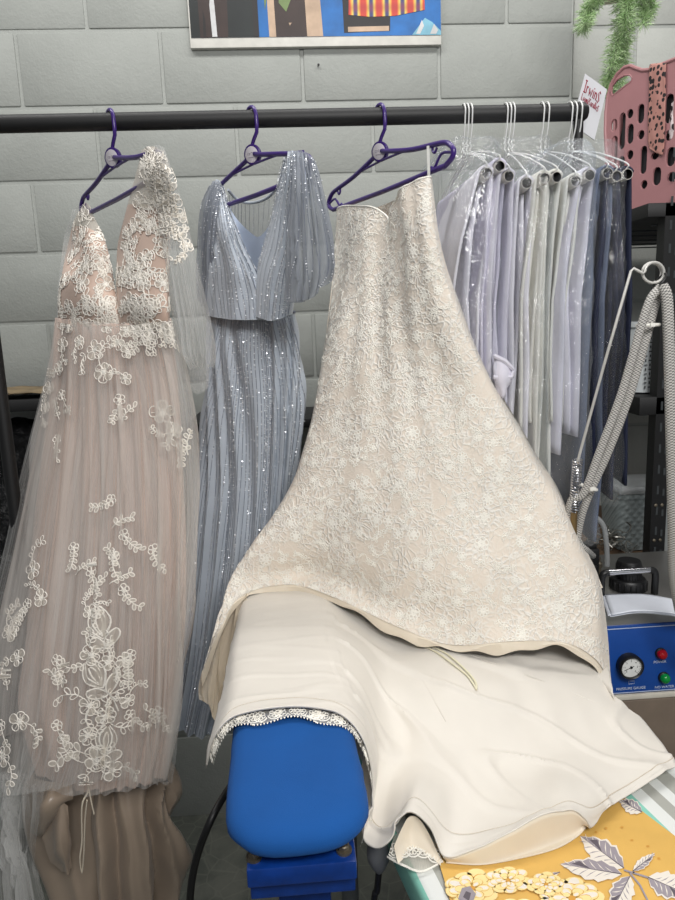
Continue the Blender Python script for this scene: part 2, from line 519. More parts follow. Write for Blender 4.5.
# ------------------------------------------------------------------ picture on the wall
PY = WY-0.022
pL, pR = at(190.5, 48, PY), at(441.5, 45, PY)
pz = pL.z
pic = thing('wall_picture', 'wide print of hanging clothes with a white bottom border on the block wall', 'picture', ((pL.x+pR.x)/2, PY, pz))
pw = pR.x-pL.x; ph = 0.52
bm = bmesh.new(); box(bm, ((pL.x+pR.x)/2, PY+0.010, pz+ph/2), (pw, 0.018, ph), bevel=0.0015)
obj('backing_board', bm, plain('white_board', rgb(214, 212, 204), 0.5), pic)
prm = [plain('print_'+n, c, 0.35, 0, 0.25, 14) for n, c in
       (('dark_green', rgb(24, 30, 30)), ('brown', rgb(52, 38, 34)), ('blue', rgb(26, 100, 168)), ('tan', rgb(186, 160, 136)), ('black', rgb(30, 26, 26)), ('green', rgb(110, 130, 80)), ('pale', rgb(120, 175, 195)), ('shine', rgb(200, 200, 200)))]
t = NT('print_check'); v = t.coords('Object', (1, 1, 1))
b1 = t.n('ShaderNodeTexWave', wave_type='BANDS', bands_direction='X'); b1.inputs['Scale'].default_value = 7; t.l(v, b1.inputs['Vector'])
b2 = t.n('ShaderNodeTexWave', wave_type='BANDS', bands_direction='Z'); b2.inputs['Scale'].default_value = 8; t.l(v, b2.inputs['Vector'])
c = t.ramp(b1.outputs['Fac'], [(0.2, rgb(196, 60, 44)), (0.45, rgb(230, 150, 60)), (0.7, rgb(225, 205, 90)), (0.95, rgb(60, 60, 110))])
c = t.mix(t.math('MULTIPLY', b2.outputs['Fac'], 0.45), c, rgb(150, 36, 50))
prm.append(t.done(t.pbr(c, 0.4)))
bm = bmesh.new()
pz0 = at(190, 38, PY).z
def ppoly(pts, mi, lift):
    vs = [bm.verts.new(Vector((at(x, 30, PY).x, PY-0.0002-lift*0.0004, at(x, y, PY).z))) for x, y in pts]
    f = bm.faces.new(vs); f.material_index = mi
T = -150
ppoly([(190.7, 38), (441, 35), (441, T), (190.7, T)], 2, 0)
ppoly([(190.7, 38), (258, 37.2), (257, T), (190.7, T)], 0, 1)
ppoly([(200, 37.8), (228, 37.5), (232, T), (198, T)], 1, 2)
ppoly([(212, 37), (217, 37), (216, 5), (214, -20), (211, 5)], 7, 3)
ppoly([(203, 37), (206, 37), (206, 20), (204, 10)], 4, 3)
ppoly([(254, 37), (259, 37), (258, T), (252, T)], 4, 3)
ppoly([(269, 37), (276, 37), (272, T), (266, T)], 3, 1)
ppoly([(276, 37), (310, 36.5), (306, T), (272, T)], 1, 1)
ppoly([(307, 36.6), (323, 36.3), (314, T), (302, T)], 3, 2)
ppoly([(290, 26), (289, 23), (292, 23)], 3, 4)
ppoly([(268, 0), (272, -20), (266, 10), (265, -10)], 5, 3)
ppoly([(280, 3), (287, 12), (292, 0), (288, -20), (281, -15)], 5, 3)
ppoly([(344, 33), (390, 31), (396, T), (340, T)], 4, 1)
ppoly([(348, 32), (389, 31), (389, 26), (348, 27)], 3, 2)
ppoly([(349, 15), (370, 17), (395, 16), (425, 10), (424, -60), (352, -60)], 8, 3)
ppoly([(412, 35), (425, 18), (432, 22), (441, 31), (441, 35)], 6, 2)
ppoly([(416, 34), (422, 20), (424, 26), (420, 34)], 7, 3)
ppoly([(430, 34), (434, 24), (438, 30), (436, 34)], 7, 3)
obj('print', bm, prm, pic, smooth=False, recalc=False)
# nail in the wall
bm = bmesh.new(); q = at(317, 69, WY); lathe(bm, q+Vector((0, 0.01, 0)), (0.2, -1, 0.35), [(0.0012, 0), (0.0012, 0.022), (0.0035, 0.022), (0.0035, 0.024)], 8)
tag(obj('nail', bm, 'black_metal'), 'tiny dark nail sticking out of the block wall below the wall picture', 'nail')

# ------------------------------------------------------------------ clothes rail
RY = 1.30
RZ = at(300, 118, RY).z
rl = at(0, 123, RY).x
XL = at(5, 430, RY).x
XR = at(585, 112, RY).x
RR = 0.0150
rail = thing('clothes_rail', 'long black metal clothes rail carrying all the gowns', 'clothes rail', (0, RY, 0))
bm = bmesh.new(); tube(bm, [Vector((XL-0.02, RY, RZ)), Vector((0, RY, RZ)), Vector((XR-0.012, RY, RZ))], RR, 24)
obj('crossbar', bm, 'black_metal', rail)
bm = bmesh.new(); lathe(bm, (XR-0.016, RY, RZ), (1, 0, 0), [(RR+0.0016, 0), (RR+0.0016, 0.013), (RR-0.003, 0.019)], 24)
obj('end_cap', bm, 'black_plastic', rail)
for x, ur in ((XL, .0125), (XR-.012, .009)):
    bm = bmesh.new(); tube(bm, [Vector((x, RY, 0.03)), Vector((x, RY, RZ))], ur, 16)
    obj('upright', bm, 'black_metal', rail)
    bm = bmesh.new(); tube(bm, [Vector((x, RY-0.22, 0.015)), Vector((x, RY+0.25, 0.015))], 0.0145, 12)
    obj('foot', bm, 'black_metal', rail)

# ------------------------------------------------------------------ purple hangers
HD = []
def hanger(px, phi, label, L=0.205, drop=0.104):
    o = at(px, 121, RY); o = Vector((o.x, RY, RZ))
    d = Vector((math.cos(phi), -math.sin(phi), 0)); HD.append((o, d))
    P = lambda a, z, w=0.0: o+d*a+Vector((0, 0, z))+Vector((d.y, -d.x, 0))*w
    h = thing('hanger', label, 'hanger', o-Vector((0, 0, 0.14)), 'purple hangers')
    r = 0.0042
    hk = [P(-0.0190*math.cos(a), 0.0005+0.0190*math.sin(a)) for a in [k*PI/10 for k in range(0, 11)]]
    hk += [P(0.0200, -0.014), P(0.0182, -0.026), P(0.006, -0.036), P(-0.001, -0.044), P(-0.001, -0.054)]
    bm = bmesh.new(); tube(bm, hk, lambda t: 0.0034, 10)
    obj('hook', bm, 'purple', h)
    bm = bmesh.new()
    zc = -0.060
    for s in (-1, 1):
        arm = [P(s*0.006, zc), P(s*0.03, zc-0.006), P(s*0.11, zc-0.022), P(s*(L-0.03), -drop+0.012), P(s*(L-0.008), -drop+0.004)]
        tip = [P(s*(L+0.002), -drop-0.006), P(s*(L-0.002), -drop-0.016), P(s*(L-0.02), -drop-0.024)]
        pts = spline(arm+tip, 4)
        tube(bm, pts, 0.0043, 10)
        st = spline([P(s*0.165, -0.090), P(s*0.09, -0.079), P(0, -0.076)], 5)
        tube(bm, st, 0.0022, 8)
        nt = spline([P(s*(L-0.055), -0.088), P(s*(L-0.055), -0.098), P(s*(L-0.049), -0.102), P(s*(L-0.043), -0.096)], 4)
        tube(bm, nt, 0.0022, 8)
        lp = spline([P(s*(L-0.002), -drop-0.008), P(s*(L-0.03), -drop-0.004), P(s*(L-0.05), -drop-0.02), P(s*(L-0.06), -drop-0.018)], 4)
        tube(bm, lp, 0.0023, 8)
    tube(bm, [P(-L+0.02, -drop-0.024), P(0, -drop-0.026), P(L-0.02, -drop-0.024)], 0.0044, 10)
    obj('hanger_body', bm, 'purple', h)
    n = Vector((d.y, -d.x, 0)) * (1 if Vector((d.y, -d.x, 0)).dot(EYE-o) > 0 else -1)
    c = P(0, zc); n = (n+(EYE-c).normalized()*.75).normalized()
    bm = bmesh.new(); lathe(bm, c-n*0.004, n, [(0.0165, 0), (0.0175, 0.003), (0.0175, 0.007), (0.0155, 0.0085), (0.014, 0.0085)], 28)
    obj('hub', bm, 'purple', h)
    bm = bmesh.new(); lathe(bm, c+n*0.0035, n, [(0.0138, 0), (0.0138, 0.0014), (0.0132, 0.0018)], 28)
    dk = obj('badge', bm, 'disc', h)
    bm = bmesh.new()
    for k in range(5):
        a = (k-2)*0.0036
        e = c+n*0.0055+n.cross(Vector((0, 0, 1)))*-a+Vector((0, 0, 0.001))
        tube(bm, [e+Vector((0, 0, -.002)), e+Vector((0, 0, .002)), e+d*0.002+Vector((0, 0, .0005 if k % 2 else .002))], 0.0004, 5)
    tube(bm, [c+n*0.0055-n.cross(Vector((0, 0, 1)))*0.006+Vector((0, 0, -.005)), c+n*0.0055+n.cross(Vector((0, 0, 1)))*0.006+Vector((0, 0, -.005))], 0.0003, 5)
    obj('badge_print', bm, 'ink_grey', dk)
    return h
hanger(110, math.radians(58), 'purple plastic hanger holding the blush lace gown, leftmost on the rail', L=.222)
hanger(251, math.radians(58), 'purple plastic hanger holding the blue sequinned gown', L=.185)
hanger(379.5, math.radians(68), 'purple plastic hanger with bare right arm, above the ivory strapless gown', L=.225)
def hp(i, px, py, off=0.0):
    """point on the upright plane of hanger i, off metres towards the camera"""
    o, d = HD[i]; n = Vector((d.y, -d.x, 0))
    if n.dot(EYE-o) < 0: n = -n
    r = ray(px, py); k = ((o+n*off)-EYE).dot(n)/r.dot(n)
    return EYE+r*k

# ================================================================== BLUSH LACE GOWN
MAT['blush_satin'] = fabric('blush_satin', rgb(216, 190, 175), 0.5, 900, 0.15, 0.2, 0.05)
MAT['bodice_satin'] = fabric('bodice_satin', rgb(204, 178, 162), 0.55, 900, 0.15, 0.1, 0.05)
MAT['taupe_satin'] = fabric('taupe_satin', rgb(150, 134, 118), 0.32, 900, 0.2, 0.1, 0.05, 0.25)
MAT['tulle'] = sheer('pale_tulle', rgb(230, 226, 221), 0.38, 0.48, uvs=(26, 1, 1))
MAT['tulle_thin'] = sheer('thin_tulle', rgb(228, 228, 226), 0.28, 0.3, uvs=(34, 1, 1))
MAT['mesh_nude'] = sheer('nude_mesh', rgb(206, 186, 170), 0.55, 0.2)
MAT['lace_thread'] = fabric('lace_thread', rgb(240, 234, 224), 0.8, 1500, 0.2, 0.1)
MAT['lace_fill'] = sheer('lace_fill', rgb(236, 230, 220), 0.62, 0.1)
g1 = thing('wedding_gown', 'blush bridal gown with white flower lace and grey tulle skirt, leftmost on the rail', 'dress', (at(105, 600, 1.25).x, 1.25, 0.55), 'gowns on purple hangers')
def mk(P, parent, name, mat, su=1, sv=1, wrap=False, solid=0.0, label=None):
    bm = bmesh.new()
    (skin_mesh if wrap else surf_mesh)(bm, P, 0, su, sv)
    return obj(name, bm, mat, parent, recalc=False, solid=solid, label=label)
def straps(P, v0):
    bm = bmesh.new(); skin_mesh(bm, P)
    nu = len(P[0]); k = int(v0*(len(P)-1))
    for i, f in enumerate(bm.faces):
        if i//nu < k: f.material_index = 1
    return obj('bodice', bm, ['bodice_satin', 'lace_fill'], g1, recalc=False)
H1 = lambda px, py, off=0.0: hp(0, px, py, off)
A = at
LACE = []       # (bvh, anchors) for the applique
# bodice: left panel and right panel, each a hollow cup-shaped half
lp = tubeskin([([H1(83, 205), H1(86, 203), H1(90, 206)], .006, .006),
               ([H1(74, 222), H1(86, 222, .01), H1(101, 232)], .012, .01),
               ([H1(67, 250), A(88, 255, 1.36), A(111, 262, 1.32)], .03, .02),
               ([A(62, 275, 1.42), A(88, 282, 1.32), A(116, 290, 1.28)], .045, .03),
               ([A(59, 300, 1.40), A(86, 305, 1.30), A(120, 312, 1.24)], .045, .04),
               ([A(58, 336, 1.40), A(88, 341, 1.31), A(124, 346, 1.24)], .03, .03)], 22, 30,
              lambda u, v, p: .004*nz(p.x*14, p.z*9, 1))
straps(lp, .26)
rp = tubeskin([([H1(141, 150), H1(152, 147), H1(163, 152)], .008, .008),
               ([H1(136, 172), H1(152, 172, .01), H1(170, 176)], .012, .01),
               ([H1(128, 205), A(148, 208, 1.20), A(171, 212, 1.12)], .022, .02),
               ([H1(118, 242), A(144, 250, 1.20), A(170, 255, 1.12)], .04, .03),
               ([A(115, 275, 1.28), A(144, 285, 1.18), A(169, 290, 1.12)], .045, .03),
               ([A(117, 305, 1.25), A(145, 312, 1.17), A(170, 315, 1.12)], .045, .04),
               ([A(118, 338, 1.24), A(146, 346, 1.19), A(170, 346, 1.14)], .015, .03)], 22, 34,
              lambda u, v, p: .004*nz(p.x*14, p.z*9, 4))
straps(rp, .36)
# satin underskirt
us = tubeskin([([A(57, 318, 1.40), A(90, 322, 1.31), A(122, 324, 1.24), A(172, 318, 1.13)], .05, .08),
               ([A(52, 380, 1.38), A(92, 385, 1.30), A(130, 386, 1.23), A(180, 380, 1.13)], .07, .1),
               ([A(42, 480, 1.34), A(90, 485, 1.27), A(135, 486, 1.21), A(188, 480, 1.14)], .085, .12),
               ([A(30, 600, 1.28), A(86, 605, 1.22), A(132, 606, 1.18), A(184, 600, 1.14)], .09, .13),
               ([A(24, 700, 1.24), A(80, 705, 1.19), A(128, 705, 1.16), A(174, 700, 1.14)], .09, .14),
               ([A(36, 765, 1.22), A(80, 766, 1.17), A(126, 762, 1.15), A(166, 764, 1.14)], .08, .14)], 90, 60,
              folds(15, lambda v: (.004+.014*v)*(1-.6*max(0, (v-.7)/.3)), 2.0, .3, .7, .004))
mk(us, g1, 'underskirt', 'blush_satin', 1, 1, True)
# tulle overskirt: two layers
t1 = tubeskin([([A(56, 318, 1.40), A(90, 322, 1.30), A(122, 324, 1.23), A(174, 318, 1.12)], .056, .085),
               ([A(45, 385, 1.38), A(90, 388, 1.28), A(132, 388, 1.21), A(186, 382, 1.12)], .08, .11),
               ([A(24, 475, 1.33), A(86, 482, 1.24), A(136, 482, 1.18), A(195, 472, 1.12)], .10, .13),
               ([A(2, 590, 1.27), A(78, 600, 1.18), A(134, 600, 1.15), A(189, 590, 1.11)], .11, .15),
               ([A(-16, 690, 1.22), A(70, 702, 1.15), A(130, 702, 1.12), A(179, 692, 1.11)], .11, .15),
               ([A(-20, 760, 1.19), A(66, 764, 1.13), A(126, 758, 1.11), A(168, 762, 1.11)], .10, .15)], 110, 66,
              folds(17, lambda v: (.004+.016*v)*(1-.75*max(0, (v-.7)/.3)), 5.0, .4, .7, .005))
mk(t1, g1, 'tulle_overskirt', 'tulle', 1, 1, True)
t2 = surf([[A(56, 322, 1.38), A(86, 326, 1.235), A(120, 326, 1.165), A(174, 320, 1.085)],
           [A(34, 420, 1.36), A(82, 428, 1.19), A(130, 428, 1.12), A(193, 420, 1.09)],
           [A(10, 520, 1.30), A(72, 530, 1.14), A(132, 530, 1.07), A(196, 515, 1.08)],
           [A(-12, 620, 1.24), A(62, 635, 1.08), A(128, 632, 1.03), A(188, 620, 1.07)],
           [A(-26, 720, 1.18), A(50, 735, 1.04), A(120, 728, 1.02), A(178, 720, 1.07)],
           [A(-30, 802, 1.14), A(36, 792, 1.03), A(112, 781, 1.02), A(172, 784, 1.07)]], 120, 60,
          folds(13, lambda v: .0015+.0045*v, 8.0, .5, 1.0, .005))
mk(t2, g1, 'tulle_overskirt', 'tulle_thin')
# sheer tulle train trailing out at the lower left
tr = surf([[A(-26, 770, 1.14), A(8, 775, 1.08), A(36, 790, 1.06)],
           [A(-24, 830, 1.10), A(10, 835, 1.05), A(34, 850, 1.05)],
           [A(-20, 880, 1.08), A(20, 875, 1.03), A(40, 890, 1.04)],
           [A(-10, 960, 1.06), A(30, 950, 1.02), A(62, 960, 1.04)]], 60, 30, folds(6, .02, 3.0, .5, .7, .01))
mk(tr, g1, 'tulle_train', 'tulle_thin')
# bunched satin lining under the tulle hem
bl = tubeskin([([A(36, 770, 1.25), A(80, 772, 1.17), A(126, 772, 1.16), A(172, 770, 1.17)], .05, .10),
               ([A(34, 800, 1.24), A(80, 805, 1.16), A(126, 805, 1.15), A(176, 800, 1.17)], .06, .10),
               ([A(36, 840, 1.23), A(82, 850, 1.16), A(126, 850, 1.15), A(184, 838, 1.17)], .06, .10),
               ([A(48, 890, 1.22), A(84, 900, 1.16), A(126, 900, 1.15), A(176, 890, 1.17)], .055, .09),
               ([A(60, 960, 1.22), A(88, 960, 1.17), A(126, 960, 1.16), A(160, 960, 1.18)], .05, .08)], 96, 40,
              folds(7, lambda v: .022+.012*v, 11.0, .8, .75, .012))
mk(bl, g1, 'satin_lining', 'taupe_satin', 1, 1, True)
# folded-over flounce at left of the lining
fl = surf([[A(36, 778, 1.13), A(52, 782, 1.10), A(72, 784, 1.10)],
           [A(33, 812, 1.13), A(44, 805, 1.07), A(72, 800, 1.09)],
           [A(31, 832, 1.14), A(46, 826, 1.08), A(60, 802, 1.10)],
           [A(38, 833, 1.17), A(50, 832, 1.13), A(64, 806, 1.14)]], 26, 24, lambda u, v, p: .008*nz(u*3, v*3, 5))
mk(fl, g1, 'satin_lining', 'taupe_satin')
fl = surf([[A(42, 838, 1.12), A(56, 800, 1.09), A(68, 806, 1.09)],
           [A(50, 860, 1.11), A(60, 845, 1.07), A(70, 840, 1.09)],
           [A(62, 872, 1.11), A(68, 874, 1.09), A(72, 868, 1.10)]], 22, 22, lambda u, v, p: .006*nz(u*3, v*3, 8))
mk(fl, g1, 'satin_lining', 'taupe_satin')
# white ribbon loop hanging below the hem
bm = bmesh.new()
rb = [A(88, 792, 1.05), A(82, 806, 1.045), A(82, 840, 1.045), A(80, 858, 1.045), A(82, 872, 1.045), A(84, 850, 1.043), A(85, 820, 1.043), A(87, 800, 1.045)]
tube(bm, spline(rb, 6), 0.0028, 6, rz=0.0012)
tube(bm, spline([A(88, 784, 1.05), A(91, 800, 1.045), A(94, 814, 1.05)], 6), 0.0018, 6, rz=0.001)
obj('ribbon_loop', bm, fabric('ribbon', rgb(226, 214, 192), 0.5), g1, label='cream ribbon loop')
# sleeves: long sheer right sleeve with a gathered cuff, left one mostly behind
sl = tubeskin([([H1(150, 149), H1(158, 147), H1(165, 150)], .012, .012),
               ([H1(154, 175), H1(166, 176, .01), H1(176, 185)], .03, .02),
               ([A(160, 220, 1.13), A(172, 222, 1.12), A(187, 222, 1.11)], .035, .03),
               ([A(166, 270, 1.12), A(180, 270, 1.11), A(197, 268, 1.10)], .04, .03),
               ([A(172, 320, 1.12), A(190, 322, 1.11), A(207, 318, 1.10)], .045, .035),
               ([A(176, 350, 1.12), A(194, 352, 1.11), A(212, 350, 1.10)], .045, .035),
               ([A(187, 366, 1.12), A(198, 367, 1.11), A(210, 366, 1.10)], .022, .02)], 40, 40,
              folds(8, lambda v: .001+.007*v, 6.0, .4, .8))
sleeve = mk(sl, g1, 'sleeve', 'tulle_thin', 1, 1, True)
cf = tubeskin([([A(187, 365, 1.12), A(198, 366, 1.11), A(210, 365, 1.10)], .022, .02),
               ([A(188, 378, 1.12), A(198, 381, 1.11), A(209, 378, 1.10)], .023, .021),
               ([A(189, 389, 1.12), A(198, 393, 1.11), A(208, 388, 1.10)], .024, .022)], 22, 10)
mk(cf, sleeve, 'cuff', 'tulle_thin', 1, 1, True)
s2 = tubeskin([([H1(74, 210), H1(80, 207), H1(86, 206)], .01, .01),
               ([H1(66, 235, -.01), H1(72, 236), H1(84, 238)], .015, .02),
               ([A(60, 280, 1.46), A(66, 285, 1.45), A(80, 285, 1.44)], .015, .03),
               ([A(57, 330, 1.46), A(64, 335, 1.45), A(78, 335, 1.44)], .015, .03)], 20, 20, folds(5, .004, 2))
mk(s2, g1, 'sleeve', 'tulle_thin', 1, 1, True)
# flower lace applique
bmL = bmesh.new()
bL, bR_, bT, bS = bvh_of(lp, True), bvh_of(rp, True), bvh_of(t2), bvh_of(sl, True)
def lay_at(bvhs, px, py, ang, sc=1.0, off=0.0012):
    best = None
    for b in bvhs:
        loc, n = hit(b, px, py)
        if loc is not None and (best is None or (loc-EYE).length < (best[1]-EYE).length): best = (b, loc, n)
    if best is None: return None
    return Lay(bmL, best[0], best[1], best[2], ang, sc, off, True)
rl_ = random.Random(3)
def rose(L, r):
    flower(L, 0, 0, r, 6, 1, 0, 0.06, 2, rl_.uniform(0, 1))
def cluster(px, py, ang, sc=1.0, bv=None, rich=1):
    L = lay_at(bv, px, py, ang, sc)
    if not L: return
    w = .0009/sc
    k = rl_.choice((5, 6))
    for i in range(k):
        a = 2*PI*i/k+rl_.uniform(-.2, .2); rr = .017*rl_.uniform(.8, 1.15)
        pt = petal(a, .004, rr, rr*.42)
        if i % 2 == 0: L.fan(pt, (rr*.6*math.cos(a), rr*.6*math.sin(a)), 1, .0006)
        L.strip(pt, w, 0, True, .0009)
        L.strip([(rr*.3*math.cos(a), rr*.3*math.sin(a)), (rr*.8*math.cos(a+.12), rr*.8*math.sin(a+.12))], w*.7, 0)
    L.fan([(.004*math.cos(q*PI/3), .004*math.sin(q*PI/3)) for q in range(6)], (0, 0), 0, .0016)
    for q in range(rich+1):
        a = rl_.uniform(0, 6.28)
        sprig(L, .013*math.cos(a), .013*math.sin(a), a, rl_.uniform(.035, .05), rl_.choice((-1, 1))*1.5, 0, 4, 1 if rl_.random() < .5 else None, w*.9)
def trail(pts, bv, ang0=None, sc=1.0):
    """a stem with leaves and a few blossoms through pixel points"""
    for k, (x, y) in enumerate(pts):
        L = lay_at(bv, x, y, rl_.uniform(-.5, .5), sc)
        if not L: continue
        if k % 2 == 0: flower(L, 0, 0, .009, 5, None, 0, .09, 1, rl_.uniform(0, 1))
        sprig(L, 0, 0, rl_.uniform(1.0, 2.1)*(1 if k % 2 else -1), .035, rl_.uniform(-1.2, 1.2), 0, 4, 1, .0008)
def tulip(px, py, ang, sc):
    """large cupped bloom of nested petals on a stem"""
    L = lay_at([bT], px, py, ang, sc)
    if not L: return
    for q, (w_, h_, o_) in enumerate(((.017, .046, 0), (.011, .040, .004), (.006, .030, .006))):
        for sgn in (-1, 1):
            pts = [(sgn*w_*math.sin(PI*t_/12*.92)*(1-.1*q), o_+h_*t_/12-.01) for t_ in range(13)]
            L.strip(pts, .0011, 0)
    pet = [(.015*math.cos(2*PI*t_/16), .012+.021*math.sin(2*PI*t_/16)) for t_ in range(16)]
    L.fan(pet, (0, .012), 1, .0003)
    L.strip([(0, -.012), (.003, -.03), (-.002, -.05)], .0012, 0)
    for sgn in (-1, 1): leaf(L, 0, -.02, PI/2*(1-sgn)+sgn*.6, .03, .008)
BV = [bL, bR_]
for x, y in ((85, 214), (80, 234), (96, 236), (70, 256), (86, 262), (103, 258), (66, 282), (84, 286), (104, 282), (68, 306), (90, 310), (110, 304), (76, 328), (100, 328),
             (152, 160), (148, 180), (162, 184), (140, 202), (158, 206), (134, 226), (152, 230), (128, 252), (146, 256), (164, 252), (126, 278), (144, 284), (162, 282), (132, 304), (154, 306), (140, 326), (160, 326)):
    cluster(x+rl_.uniform(-3, 3), y+rl_.uniform(-3, 3), rl_.uniform(0, 6.28), rl_.uniform(.75, 1.05), BV, 2)
for x, y in ((76, 222), (90, 222), (92, 248), (76, 268), (98, 270), (76, 296), (96, 296), (114, 292), (62, 296), (84, 318), (112, 318), (156, 170), (144, 192), (150, 216), (162, 212), (138, 240), (160, 238), (136, 266), (156, 268), (120, 266), (136, 294), (156, 296), (122, 292), (148, 316), (166, 312), (128, 318)):
    L = lay_at(BV, x, y, 0, 1)
    if L: sprig(L, 0, 0, rl_.uniform(0, 6.28), rl_.uniform(.04, .06), rl_.choice((-1, 1))*1.6, 0, 5, None, .0008)
TB = [bT]
for x in range(62, 172, 9): cluster(x+rl_.uniform(-2, 2), rl_.uniform(322, 334), rl_.uniform(0, 6.28), rl_.uniform(.6, .85), [bT, bL, bR_], 1)
for x, y, s in ((63, 345, .8), (80, 342, .7), (95, 350, .9), (104, 372, 1.0), (60, 368, .7), (50, 388, .8), (118, 342, .7), (128, 352, .7), (150, 338, .7), (166, 336, .7), (46, 408, .7), (126, 378, .6),
                (163, 413, 1.1), (174, 430, .7), (34, 570, 1.0), (42, 598, .8), (10, 632, .9), (18, 658, .9), (20, 722, 1.0), (4, 756, 1.0)):
    cluster(x, y, rl_.uniform(0, 6.28), s*1.05, TB, 0)
for tr_ in ([(62, 395), (60, 420), (58, 440)], [(120, 400), (122, 425)], [(182, 446), (188, 455)], [(112, 500), (113, 528), (114, 556), (110, 584)],
            [(124, 535), (120, 568), (124, 590)], [(74, 548), (76, 575)], [(154, 550)], [(92, 572), (93, 595), (98, 612)], [(24, 612), (10, 640)],
            [(28, 604), (8, 690), (2, 725)], [(57, 660), (58, 690), (57, 725)], [(158, 712), (156, 728)], [(130, 655), (128, 690), (130, 715)]):
    trail(tr_, TB, None, 1.05)
tulip(102, 632, -.2, 1.15); tulip(100, 682, -.5, 1.1); tulip(106, 748, .2, 1.0)
for x, y, s in ((92, 655, .9), (108, 662, .7), (90, 705, 1.0), (106, 716, .9), (96, 760, 1.2), (112, 770, .9), (88, 735, .8), (124, 660, .7), (128, 700, .7), (90, 612, .7)):
    cluster(x, y, rl_.uniform(0, 6.28), s, TB, 1)
for x, y, s in ((158, 162, .8), (166, 182, .9), (172, 204, .9), (164, 220, .7), (180, 216, .7), (178, 234, .7), (186, 246, .6)):
    cluster(x, y, rl_.uniform(0, 6.28), s, [bS], 1)
obj('lace_applique', bmL, ['lace_thread', 'lace_fill'], g1, recalc=False)

# ================================================================== BLUE SEQUINNED GOWN
MAT['blue_chiffon'] = fabric('dusty_blue_chiffon', rgb(178, 186, 196), 0.7, 1000, 0.2, 0.15, 0.08)
MAT['blue_lining'] = fabric('blue_lining', rgb(172, 184, 204), 0.6, 1000, 0.2, 0.1)
MAT['blue_sheer'] = sheer('blue_net', rgb(174, 179, 187), 0.5, 0.15)
MAT['blue_sheer_thin'] = sheer('blue_net_thin', rgb(166, 172, 180), 0.4, 0.15)
MAT['sequin'] = plain('silver_sequins', rgb(240, 243, 250), 0.25, 0.25, 0.1, 300)
MAT['bugle'] = plain('dark_bugle_beads', rgb(104, 111, 126), 0.4, 0.2, 0.2, 300)
g2 = thing('evening_gown', 'dusty blue gown with silver sequin lines, V neck and flutter sleeves, second on the rail', 'dress', (at(245, 500, 1.3).x, 1.3, 0.55), 'gowns on purple hangers')
H2 = lambda px, py, off=0.0: hp(1, px, py, off)
rs = random.Random(11)
def beads(bm, P, cols, wrap=True, step=0.004, dens=0.8, size=0.0011, v0=0.0, v1=1.0, curve=None, line=True, front_only=True):
    """sequins and bugle beads sewn in lines down the cloth grid P"""
    nv, nu = len(P), len(P[0]); N = normals_of(P, wrap)
    c0 = sum(P[nv//2], Vector())/nu
    sg = 1 if N[nv//2][(nu//4) if wrap else nu//2].dot(EYE-P[nv//2][(nu//4) if wrap else nu//2]) > 0 else -1
    def S(u, v):
        u = (u % 1.0)*nu if wrap else min(max(u, 0), .9999)*(nu-1); i = int(u); fu = u-i
        w = min(max(v, 0), .9999)*(nv-1); j = int(w); fv = w-j
        i2 = (i+1) % nu
        i %= nu
        p = (P[j][i]*(1-fu)+P[j][i2]*fu)*(1-fv)+(P[j+1][i]*(1-fu)+P[j+1][i2]*fu)*fv
        return p, (N[j][i]*sg)
    for u0 in cols:
        v = v0+rs.uniform(0, .02); last = None; on = True; cnt = 0
        prev = None
        while v < v1:
            uu = u0+(curve(u0, v) if curve else 0)
            if uu is None or (not wrap and not 0 < uu < 1): break
            p, n = S(uu, v)
            p2, _ = S(uu, min(v+0.01, .9999)); L = max((p2-p).length, 1e-5)
            if line and prev is not None:
                q, qn = prev
                d = (p-q); 
                if d.length > 1e-6:
                    w = n.cross(d).normalized()*0.0005
                    try:
                        f = bm.faces.new([bm.verts.new(x) for x in (q+qn*.001-w, q+qn*.001+w, p+n*.001+w, p+n*.001-w)]); f.material_index = 1
                    except ValueError: pass
            prev = (p, n)
            if rs.random() < 0.06: on = not on
            if rs.random() < (dens if on else dens*.12):
                t = (p2-p).normalized(); b = n.cross(t)
                nn = (n+Vector((rs.uniform(-.7, .7), rs.uniform(-.7, .7), rs.uniform(-.7, .7)))).normalized()
                a, b = frame_of(nn); s = size*rs.uniform(.6, 1.15)
                ce = p+n*0.0022
                f = bm.faces.new([bm.verts.new(ce+a*s*x+b*s*y) for x, y in ((1, 0), (0, 1), (-1, 0), (0, -1))])
                f.material_index = 0
            v += 0.01*step/L
# skirt
bs_ = tubeskin([([A(207, 314, 1.42), A(232, 317, 1.37), A(262, 318, 1.32), A(294, 312, 1.26)], .045, .06),
                ([A(205, 350, 1.42), A(230, 352, 1.37), A(262, 352, 1.32), A(301, 345, 1.27)], .05, .07),
                ([A(203, 400, 1.42), A(230, 404, 1.37), A(264, 404, 1.33), A(303, 396, 1.29)], .05, .07),
                ([A(197, 480, 1.41), A(228, 484, 1.38), A(262, 482, 1.36), A(296, 470, 1.34)], .045, .08),
                ([A(187, 580, 1.38), A(218, 586, 1.37), A(252, 584, 1.36), A(286, 570, 1.36)], .045, .08),
                ([A(177, 660, 1.35), A(206, 666, 1.35), A(238, 664, 1.35), A(276, 650, 1.35)], .045, .08),
                ([A(166, 716, 1.33), A(194, 725, 1.33), A(226, 722, 1.34), A(262, 712, 1.34)], .045, .08)], 90, 70,
               folds(13, lambda v: .003+.010*v, 3.0, .5, .75, .005))
mk(bs_, g2, 'skirt', 'blue_chiffon', 1, 1, True)
